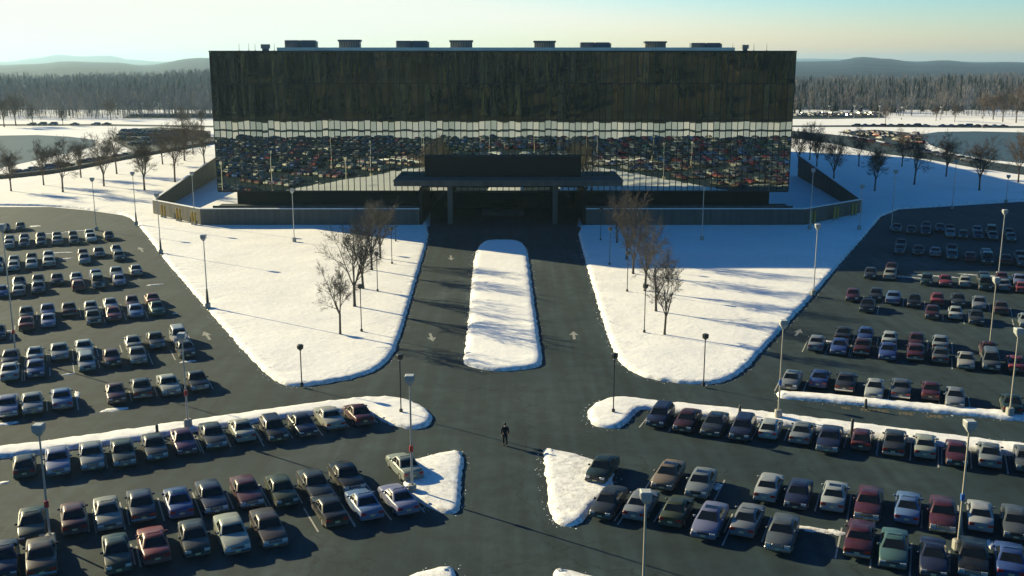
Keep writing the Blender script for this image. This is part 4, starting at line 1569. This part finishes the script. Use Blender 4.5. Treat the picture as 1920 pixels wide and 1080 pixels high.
row('L', "left lot's sixth row, far side", '19 718 navy s n;68 712 white s t;116 705 silver b n;165 698 white b n;262 686 beige s t;307 681 dark grey b n;353 674 white u n', GL, deep=5.5)
row('L', "left lot's seventh row above the lane", '15 787 lavender b n;62 781 silver b n;118 772 light blue b t;221 760 maroon c n;270 751 dark grey b t;322 745 cream b n;376 737 black b n', GL)
row('L', 'the row below the left snow strip', '47 902 dark grey h t;111 897 lavender b n;176 887 silver b n;236 880 dark green b n;296 868 dark grey b n;352 857 purple s n;408 845 dark grey b n;463 833 cream s t;524 832 black w n;579 823 navy s n;632 811 cream b t;686 802 maroon s t', GL)
row('L', "front left block's far row", '62 1022 dark green s n;142 1010 maroon s t;207 1000 beige s n;272 986 navy b t;343 978 blue s+ t;407 969 navy b n;474 957 maroon b n;541 955 olive s n;606 946 dark grey b n;666 928 black b n', GL)
row('L', "front left block's near row", '8 1094 navy s n;80 1090 brown b t;152 1078 grey s n;225 1082 dark green s n;296 1062 red s t;374 1052 dark grey s n;447 1043 cream b n;518 1032 brown b n;634 994 black s t;700 981 light blue s t;766 970 lavender s t' .replace('152 1078 grey s n;', ''), GL)
row('L', 'the gap beside left triangular snow island', '777 906 pale green s t', GL)

row('R', 'the row below the right snow strip', '1226 805 navy w n;1278 815 dark red s n;1330 822 dark grey s+ n;1384 830 navy w n;1438 829 white h t;1498 838 silver s t;1550 853 navy b n;1612 850 maroon h t;1674 861 dark grey b t;1733 866 cream s t;1793 881 maroon s n;1856 883 silver s t;1925 893 grey s n', GR)
row('R', "front right block's far row", '1113 912 dark green s n;1240 924 tan s+ n;1302 941 silver s+ n;1432 948 white s t;1490 962 navy s n;1558 966 white s+ t;1624 984 maroon b n;1699 988 light blue s t;1766 1006 maroon b n;1838 1006 white s t;1905 1020 grey s n', GR)
row('R', "front right block's near row", '1124 978 dark grey s n;1186 982 silver s t;1254 996 olive s t;1318 1016 lavender s+ n;1390 1014 silver s t;1457 1042 grey b n;1606 1054 maroon b t;1672 1072 teal s n;1748 1088 teal c n;1824 1092 black b n;1896 1096 blue s t'.replace('1748 1088 teal', '1748 1088 navy'), GR)
row('R', "right lot's row on the upper snow strip", '1478 736 silver s+ n;1532 732 blue s t;1582 740 dark grey b t;1637 752 white s n;1687 752 grey b t;1744 755 maroon s t;1790 769 silver s n;1898 782 dark green s t', GR)
row('R', "right lot's fifth row, near side", '1527 662 silver s t;1570 668 blue s n;1614 669 dark red b t;1662 679 blue s n;1715 680 maroon b t;1762 685 grey s t;1811 696 cream s n;1858 699 grey v n;1906 702 red s t', GR)
row('R', "right lot's fifth row, far side", '1570 666 dark grey s t;1614 669 blue s n;1662 676 white s t;1715 681 dark red s n;1762 685 silver s t;1858 698 dark red s t', GR, deep=5.3)
row('R', "right lot's fourth row, near side", '1624 588 black s n;1747 602 dark red s n;1791 602 white s t;1830 611 dark grey s n;1925 618 silver s n', GR)
row('R', "right lot's fourth row, far side", '1598 568 maroon s n;1624 588 dark green h n', GR, deep=0.0 if False else 0.0) if False else None
row('R', "right lot's fourth row, far side", '1596 568 maroon s n;1640 567 dark grey s n;1673 573 light blue b t;1713 579 black s n;1757 575 red s t;1796 577 dark grey s n;1836 583 silver s n;1877 592 brown s t', GR)
row('R', "right lot's third row, near side", '1630 525 dark grey s n;1667 527 beige b t;1737 537 dark green h n;1772 539 red s n;1809 541 cream s t;1847 547 dark green v n;1883 548 silver s t;1917 552 red s t', GR)
row('R', "right lot's third row, far side", '1667 527 dark red s n;1847 547 dark grey s n;1883 548 maroon s t;1917 552 lavender s n', GR, deep=5.3)
row('R', "right lot's second row, near side", '1686 478 grey s n;1721 480 dark grey s n;1753 483 silver s t;1785 489 grey s n;1819 493 maroon s t;1852 497 dark grey v n;1886 498 dark red s t;1918 502 grey s n', GR)
row('R', "right lot's second row, far side", '1686 478 dark grey s n;1785 489 dark grey s n;1852 497 silver s n;1918 502 dark grey s n', GR, deep=5.3)
row('R', "right lot's topmost row, near side", '1680 437 grey s n;1708 440 dark green s n;1735 442 navy s n;1781 447 silver s n;1806 449 dark green h n;1834 450 navy s n;1862 452 grey s n;1896 455 teal s n', GR)
row('R', "right lot's topmost row, far side", '1735 442 grey s n;1762 445 navy s n;1781 447 dark green s n;1834 450 silver s n;1862 452 olive v n;1896 455 dark green s n', GR, deep=5.6)

# far cars, a few pixels each
fcols = ['dark grey', 'silver', 'white', 'navy', 'maroon', 'grey', 'blue', 'red', 'black', 'lavender']
frd = random.Random(4)


def farrow(x0, y0, x1, y1, n, ang, where, group, skip=.15):
    j = 0
    for i in range(n):
        if frd.random() < skip:
            continue
        t = i / max(1, n - 1)
        p = P(lerp(x0, x1, t), lerp(y0, y1, t), 0)
        c = frd.choice(fcols)
        k = frd.choice('sssbwhv')
        car(k, c, p, ang + frd.gauss(0, .03), 'tiny %s %s, %s from left in %s' % (c, WORD[k], NTH[j], where), group, 2)
        j += 1


G2 = 'cars in the far lots and along the far roads'
farrow(1492, 218, 1645, 218, 20, R(20), "the far right lot's near row", G2, .05)
farrow(1496, 214.5, 1640, 214.5, 20, R(20), "the far right lot's back row", G2, .1)
farrow(240, 219, 400, 219, 19, R(-20), 'the far left lot', G2, .1)
farrow(1605, 237, 1880, 238.5, 18, R(80), 'the line on the far right road', G2, .3)
farrow(1600, 262, 1830, 305, 16, R(45), 'the curving right road', G2, .1)
farrow(20, 331, 250, 291, 16, R(-50), 'the curving left road', G2, .3)
farrow(40, 235, 200, 234.5, 9, R(85), 'the line on the far left road', G2, .5)

# rows behind the viewpoint that only the mirror facade shows: one mass
V, Fs, C, MI = [], [], [], []
base = 0
crd = random.Random(12)
srcs = []
for k in 'sbhwv':
    o1 = KINDS[k].one_src
    srcs.append((np.array(o1.v), o1.f, o1.m))
vs_all, fs_all, mi_all, col_all = [], [], [], []
for sidev, U, Vv in ((-1, LU, LV), (1, RU, RV)):
    for rr in range(-13, 11):
        for dd in (0, 5.4):
            for i in range(64):
                s0 = P(942 + sidev * 330, 1010)
                q = s0 + (U * (sidev * i * 2.65)) - Vv * (16.5 + rr * 16.5 - dd)
                pj = (q.y * CT + H * ST)
                seen = pj > 20 and abs(q.x / pj) < .535
                if not (-12 < q.y < 190) or abs(q.x) > 185 or (seen and q.y > 46) or crd.random() < .12:
                    continue
                a0 = math.atan2(-Vv.x, Vv.y) + (math.pi if crd.random() < .5 else 0)
                sv, sf_, sm_ = crd.choice(srcs)
                c_, s_ = math.cos(a0), math.sin(a0)
                v = np.column_stack((sv[:, 0] * c_ - sv[:, 1] * s_ + q.x, sv[:, 0] * s_ + sv[:, 1] * c_ + q.y, sv[:, 2]))
                vs_all.append(v)
                fs_all += [tuple(base + t for t in f) for f in sf_]
                mi_all += [0 if m == 0 else m for m in sm_]
                cc = [v_ * .6 for v_ in COLS[crd.choice(['white', 'silver', 'grey', 'maroon', 'grey', 'dark grey', 'dark grey', 'navy', 'navy', 'black', 'dark green', 'black', 'dark red', 'blue'])]]
                col_all.append(np.tile((*cc, 1.0), (len(v), 1)))
                base += len(v)
me = bpy.data.meshes.new('parked_cars')
me.from_pydata(np.vstack(vs_all).tolist(), [], fs_all)
for m in (STUFFPAINT, GLASS, TYRE):
    me.materials.append(m)
me.polygons.foreach_set('material_index', mi_all)
at = me.attributes.new('tint', 'FLOAT_COLOR', 'POINT')
at.data.foreach_set('color', np.vstack(col_all).ravel())
o = link(bpy.data.objects.new('parked_cars', me))
tag(o, 'mass of parked cars reflected in the lower glass of the office block', 'cars', kind='stuff')


far_v, far_f, far_m, far_c = [], [], [], []
base = 0
sheet('far_parking_lot', [P(*q)[:2] for q in [(225, 243), (300, 238), (395, 246), (395, 262), (330, 273), (255, 286), (212, 264)]], ASPHALT, -.015)
sheet('far_parking_lot', [P(*q)[:2] for q in [(1570, 247), (1640, 243), (1725, 250), (1735, 275), (1715, 281), (1650, 264), (1600, 254)]], ASPHALT, -.015)
for (xa, ya, xb, yb, n_, ang) in ((235, 247, 380, 250, 16, -.4), (228, 254, 385, 257, 17, -.4), (232, 263, 365, 263, 14, -.4), (250, 272, 320, 269, 7, -.4), (1590, 249, 1715, 254, 15, .4), (1615, 254, 1722, 261, 12, .4), (1650, 261, 1725, 269, 8, .4)):
    for i in range(n_):
        if crd.random() < .12:
            continue
        t = i / (n_ - 1)
        q = P(lerp(xa, xb, t), lerp(ya, yb, t))
        sv, sf_, sm_ = crd.choice(srcs)
        c_, s_ = math.cos(ang), math.sin(ang)
        far_v.append(np.column_stack((sv[:, 0] * c_ - sv[:, 1] * s_ + q.x, sv[:, 0] * s_ + sv[:, 1] * c_ + q.y, sv[:, 2])))
        far_f += [tuple(base + t_ for t_ in f) for f in sf_]
        far_m += list(sm_)
        far_c.append(np.tile((*[v_ * .4 for v_ in COLS[crd.choice(fcols)]], 1.0), (len(sv), 1)))
        base += len(sv)
me = bpy.data.meshes.new('distant_cars')
me.from_pydata(np.vstack(far_v).tolist(), [], far_f)
for m in (STUFFPAINT, GLASS, TYRE):
    me.materials.append(m)
me.polygons.foreach_set('material_index', far_m)
at = me.attributes.new('tint', 'FLOAT_COLOR', 'POINT')
at.data.foreach_set('color', np.vstack(far_c).ravel())
tag(link(bpy.data.objects.new('distant_cars', me)), 'tightly packed distant cars behind the bare trees on both sides', 'cars', kind='stuff')


# ------------------------------------------------------------------ road markings
Z1 = .005


def arrow(x, y, xt, yt):
    a, b = P(x, y, Z1), P(xt, yt, Z1)
    d = (b - a)
    L = d.length
    d.normalize()
    n_ = Vector((-d.y, d.x, 0))
    w = .16
    pts = [a - n_ * w, a + n_ * w, a + d * L * .55 + n_ * w, a + d * L * .5 + n_ * w * 3.4, b, a + d * L * .5 - n_ * w * 3.4, a + d * L * .55 - n_ * w]
    return MB().add(pts, [(0, 6, 2, 1), (3, 2, 6, 5, 4)]).obj('lane_arrow', ARROW, lot)


arrow(806, 625, 812, 640)
arrow(845, 479, 846, 488)
arrow(1077, 636, 1075, 621)
arrow(394, 637, 382, 621)
arrow(268, 472, 260, 463)
arrow(1491, 630, 1501, 617)

lm = {}
for i, (p, V_, side, y) in enumerate(ROWPTS):
    if y < 560:
        continue
    U = LU if side == 'L' else RU
    for s in (-1, 1):
        if random.random() < .5:
            continue
        c = p + U * (s * 1.3) + V_ * 2.4
        L = random.choice((3.2, 4.2, 4.9))
        key = L
        if key not in lm:
            lm[key] = MB().box(-.055, .055, -L / 2, L / 2, 0, .003).mesh('stall_line', LINE)
        inst('stall_line', lm[key], lot, (c.x, c.y, Z1 - .001 + .0006 * (i % 5)), math.atan2(-V_.x, V_.y) + random.gauss(0, .004))

# lettering on the lane: NO PARKING FIRE LANE
for word, x, y, x2 in (('NO', 1586, 765, 1600), ('PARKING', 1640, 770, 1664), ('FIRE', 1699, 776, 1712), ('LANE', 1752, 781, 1766)):
    cu = bpy.data.curves.new('lettering', 'FONT')
    cu.body = word
    cu.align_x = 'CENTER'
    cu.align_y = 'CENTER'
    cu.size = 1.0
    tmp = bpy.data.objects.new('tmp', cu)
    COL.objects.link(tmp)
    dg = bpy.context.evaluated_depsgraph_get()
    me = bpy.data.meshes.new_from_object(tmp.evaluated_get(dg))
    bpy.data.objects.remove(tmp)
    me.materials.append(YLINE)
    a = P(x, y)
    w = {'NO': 15, 'PARKING': 48, 'FIRE': 24, 'LANE': 28}[word] / 20.0
    xs_ = [v.co.x for v in me.vertices]
    k = w / (max(xs_) - min(xs_))
    o = inst('lane_lettering', me, lot, (a.x, a.y, Z1), AR + R(12))
    o.scale = (k, 1.15, 1)

# crumbs of ice along the banks, and patches of packed snow left between stalls
mb = MB()
prd = random.Random(31)


def crumb(x, y, r, z=.0):
    n = prd.choice((4, 5, 6))
    ph = prd.uniform(0, 6)
    ring = []
    for k in range(n):
        a = ph + 6.283 * k / n
        rr = r * prd.uniform(.6, 1.2)
        ring.append((x + math.cos(a) * rr, y + math.sin(a) * rr, z))
    mb.add(ring + [(x, y, z + r * prd.uniform(.35, .7))], [(k, (k + 1) % n, n) for k in range(n)])


for pts, nor in EDGES:
    for i in range(len(pts)):
        p = pts[i]
        if p.y > 185 or abs(p.x) > 110:
            continue
        dens = 3.2 * max(0, noise.noise(Vector((p.x * .25, p.y * .25, 7))) + .35)
        for _ in range(int(dens + prd.random())):
            o_ = abs(prd.gauss(0, .2))
            q = p + nor[i] * (o_ + .05) + Vector((prd.uniform(-.4, .4), prd.uniform(-.4, .4)))
            crumb(q.x, q.y, prd.uniform(.012, .065) * (1.3 - min(1, o_)))
o = mb.obj('snow_crumbs', SNOW)
tag(o, 'loose crumbs of ice and snow scattered along the kerb edges', 'snow', kind='stuff')


def patch(x, y, L, W_, ang, seed):
    r2 = random.Random(seed)
    c = P(x, y)
    m2 = MB()
    n = 18
    ring, top = [], []
    for k in range(n):
        a = 6.283 * k / n
        j = r2.uniform(.7, 1.25)
        u, v = math.cos(a) * L / 2 * j, math.sin(a) * W_ / 2 * j
        ca, sa = math.cos(ang), math.sin(ang)
        ring.append((c.x + u * ca - v * sa, c.y + u * sa + v * ca, .0))
        top.append((c.x + (u * ca - v * sa) * .75, c.y + (u * sa + v * ca) * .75, .05))
    m2.add(ring + top + [(c.x, c.y, .06)], [(k, (k + 1) % n, n + (k + 1) % n, n + k) for k in range(n)] + [(n + k, n + (k + 1) % n, 2 * n) for k in range(n)])
    o = m2.obj('snow_patch', SNOW, None, 60)
    return tag(o, kind='structure')


for i, (x, y, L, W_, a) in enumerate([(213, 768, 2.2, 1.1, AL), (8, 795, 2.2, .9, AL), (127, 702, 1.1, .35, AL), (66, 424, 2.0, 2.0, AL), (112, 474, 4.0, 1.0, AL), (125, 485, 2.2, .8, AL), (290, 534, 2.2, .7, AL), (328, 588, .8, .4, 0),
                                      (145, 740, .5, 2.6, AL), (16, 621, 1.8, .5, AL), (1565, 998, 1.6, .8, AR), (1520, 992, 2.6, .8, AR), (1345, 912, .6, 1.6, AR), (1862, 518, 10, .6, AR), (1760, 518, 8, .5, AR), (1700, 520, 4, .5, AR),
                                      (1712, 577 - 20, .3, 1.2, AR), (1580, 634, 2.0, .4, AR), (7, 905, 1.0, .5, AL), (30, 465 - 22, 3, .6, AL), (150, 433, 6, .6, AL), (100, 438, 6, .6, AL), (1555, 640, 1.6, .5, AR), (1855, 1020, .5, 1.5, AR), (352, 678, 1.6, .6, AL)]):
    patch(x, y, L, W_, a, i)


# ------------------------------------------------------------------ the walker
def skin_mesh(name, verts, edges, radii, material, root=0, sub=1):
    me = bpy.data.meshes.new(name)
    me.from_pydata(verts, edges, [])
    o = bpy.data.objects.new(name, me)
    COL.objects.link(o)
    o.modifiers.new('skin', 'SKIN').use_smooth_shade = True
    sk = me.skin_vertices[0].data
    for i, r in enumerate(radii):
        sk[i].radius = (r, r) if not hasattr(r, '__len__') else r
        sk[i].use_root = (i == root)
    sd = o.modifiers.new('sub', 'SUBSURF')
    sd.levels = sd.render_levels = sub
    dg = bpy.context.evaluated_depsgraph_get()
    me2 = bpy.data.meshes.new_from_object(o.evaluated_get(dg))
    bpy.data.objects.remove(o)
    me2.name = name
    me2.materials.clear()
    me2.materials.append(material)
    me2.polygons.foreach_set('use_smooth', [True] * len(me2.polygons))
    return link(bpy.data.objects.new(name, me2))


def build_person(px, py):
    # facing +Y (towards the building), mid-stride
    v = [(0, 0, .98), (0, .0, 1.15), (0, .01, 1.36), (0, .0, 1.50), (0, .02, 1.58), (0, .03, 1.67), (0, .035, 1.76), (0, .02, 1.82)]
    e = [(0, 1), (1, 2), (2, 3), (3, 4), (4, 5), (5, 6), (6, 7)]
    r = [(.16, .12), (.14, .11), (.17, .12), (.09, .08), .055, .075, .088, .06]

    def add(pt, to, rad):
        v.append(pt)
        r.append(rad)
        e.append((to, len(v) - 1))
        return len(v) - 1
    hands = []
    for s, sw in ((-1, -.12), (1, .14)):
        a = add((s * .19, 0, 1.45), 2, .06)
        b = add((s * .25, -sw * .2, 1.17), a, .048)
        c = add((s * .26, sw * .9, .93), b, .036)
        d = add((s * .26, sw * 1.05, .86), c, (.03, .042))
        hands.append((s, sw, d))
        for k in range(4):
            f1 = add((s * .262, sw * 1.05 + .033 - k * .022, .80 + (.006 if k in (0, 3) else 0)), d, .0095)
            add((s * .252, sw * 1.05 + .036 - k * .022, .755 + (.014 if k in (0, 3) else 0)), f1, .008)
        t1 = add((s * .245, sw * 1.05 + .055, .855), d, .0105)
        add((s * .24, sw * 1.05 + .065, .82), t1, .009)
    for s, st in ((-1, .20), (1, -.16)):
        a = add((s * .09, 0, .92), 0, .095)
        b = add((s * .10, st * .65, .50), a, .062)
        c = add((s * .10, st * .9 - .04, .11), b, .042)
        add((s * .105, st * .9 + .10, .045), c, .04)
    body = skin_mesh('person', v, e, r, SKIN)
    K = 1.12
    loc = P(px, py)
    body.location = loc
    body.scale = (K, K, K)
    body.rotation_euler = (0, 0, R(6))
    tag(body, 'lone person in a dark coat walking towards the building across the lot', 'person')
    # coat: torso, sleeves and skirt a little outside the body
    cv = [(0, 0, .80), (0, 0, .98), (0, 0, 1.16), (0, .005, 1.38), (0, 0, 1.49), (0, .015, 1.57)]
    ce = [(i, i + 1) for i in range(5)]
    cr = [(.19, .15), (.178, .14), (.168, .135), (.185, .135), (.11, .1), .08]
    for s, sw in ((-1, -.12), (1, .14)):
        i0 = len(cv)
        cv += [(s * .20, 0, 1.45), (s * .255, -sw * .2, 1.17), (s * .262, sw * .85, .945)]
        cr += [.085, .07, .058]
        ce += [(3, i0), (i0, i0 + 1), (i0 + 1, i0 + 2)]
    coat = skin_mesh('coat', cv, ce, cr, CLOTH, root=1)
    coat.parent = body
    tv = [(0, 0, .94)]
    te, tr_ = [], [(.17, .13)]
    for s, st in ((-1, .20), (1, -.16)):
        i0 = len(tv)
        tv += [(s * .095, 0, .86), (s * .10, st * .65, .50), (s * .10, st * .9 - .04, .12)]
        tr_ += [.11, .082, .07]
        te += [(0, i0), (i0, i0 + 1), (i0 + 1, i0 + 2)]
    tro = skin_mesh('trousers', tv, te, tr_, CLOTH2)
    tro.parent = body
    for s, st in ((-1, .20), (1, -.16)):
        sv = [(s * .10, st * .9 - .06, .06), (s * .103, st * .9 + .06, .05), (s * .105, st * .9 + .16, .04)]
        b = skin_mesh('shoe', sv, [(0, 1), (1, 2)], [.058, .055, .042], SHOE)
        b.parent = body
    hv = [(0, -.01, 1.60), (0, -.005, 1.70), (0, .01, 1.79), (0, .02, 1.86)]
    hr = skin_mesh('hair', hv, [(0, 1), (1, 2), (2, 3)], [.07, .098, .1, .055], HAIR)
    hr.parent = body


build_person(947, 836)

# ------------------------------------------------------------------ haze
hz = MB().box(-18500, 18500, -880, 18000, -1.5, 130)
HM = bpy.data.materials.new('haze')
HM.use_nodes = True
nt = HM.node_tree
for n_ in list(nt.nodes):
    nt.nodes.remove(n_)
ho = nt.nodes.new('ShaderNodeOutputMaterial')
hv = nt.nodes.new('ShaderNodeVolumePrincipled')
hv.inputs['Color'].default_value = (.48, .76, 1.0, 1)
hv.inputs['Density'].default_value = 8e-5
hv.inputs['Anisotropy'].default_value = .35
nt.links.new(hv.outputs[0], ho.inputs['Volume'])
tag(hz.obj('haze', HM), 'thin pale winter haze over the whole landscape', 'haze', kind='stuff')
print('CARS', ncars)
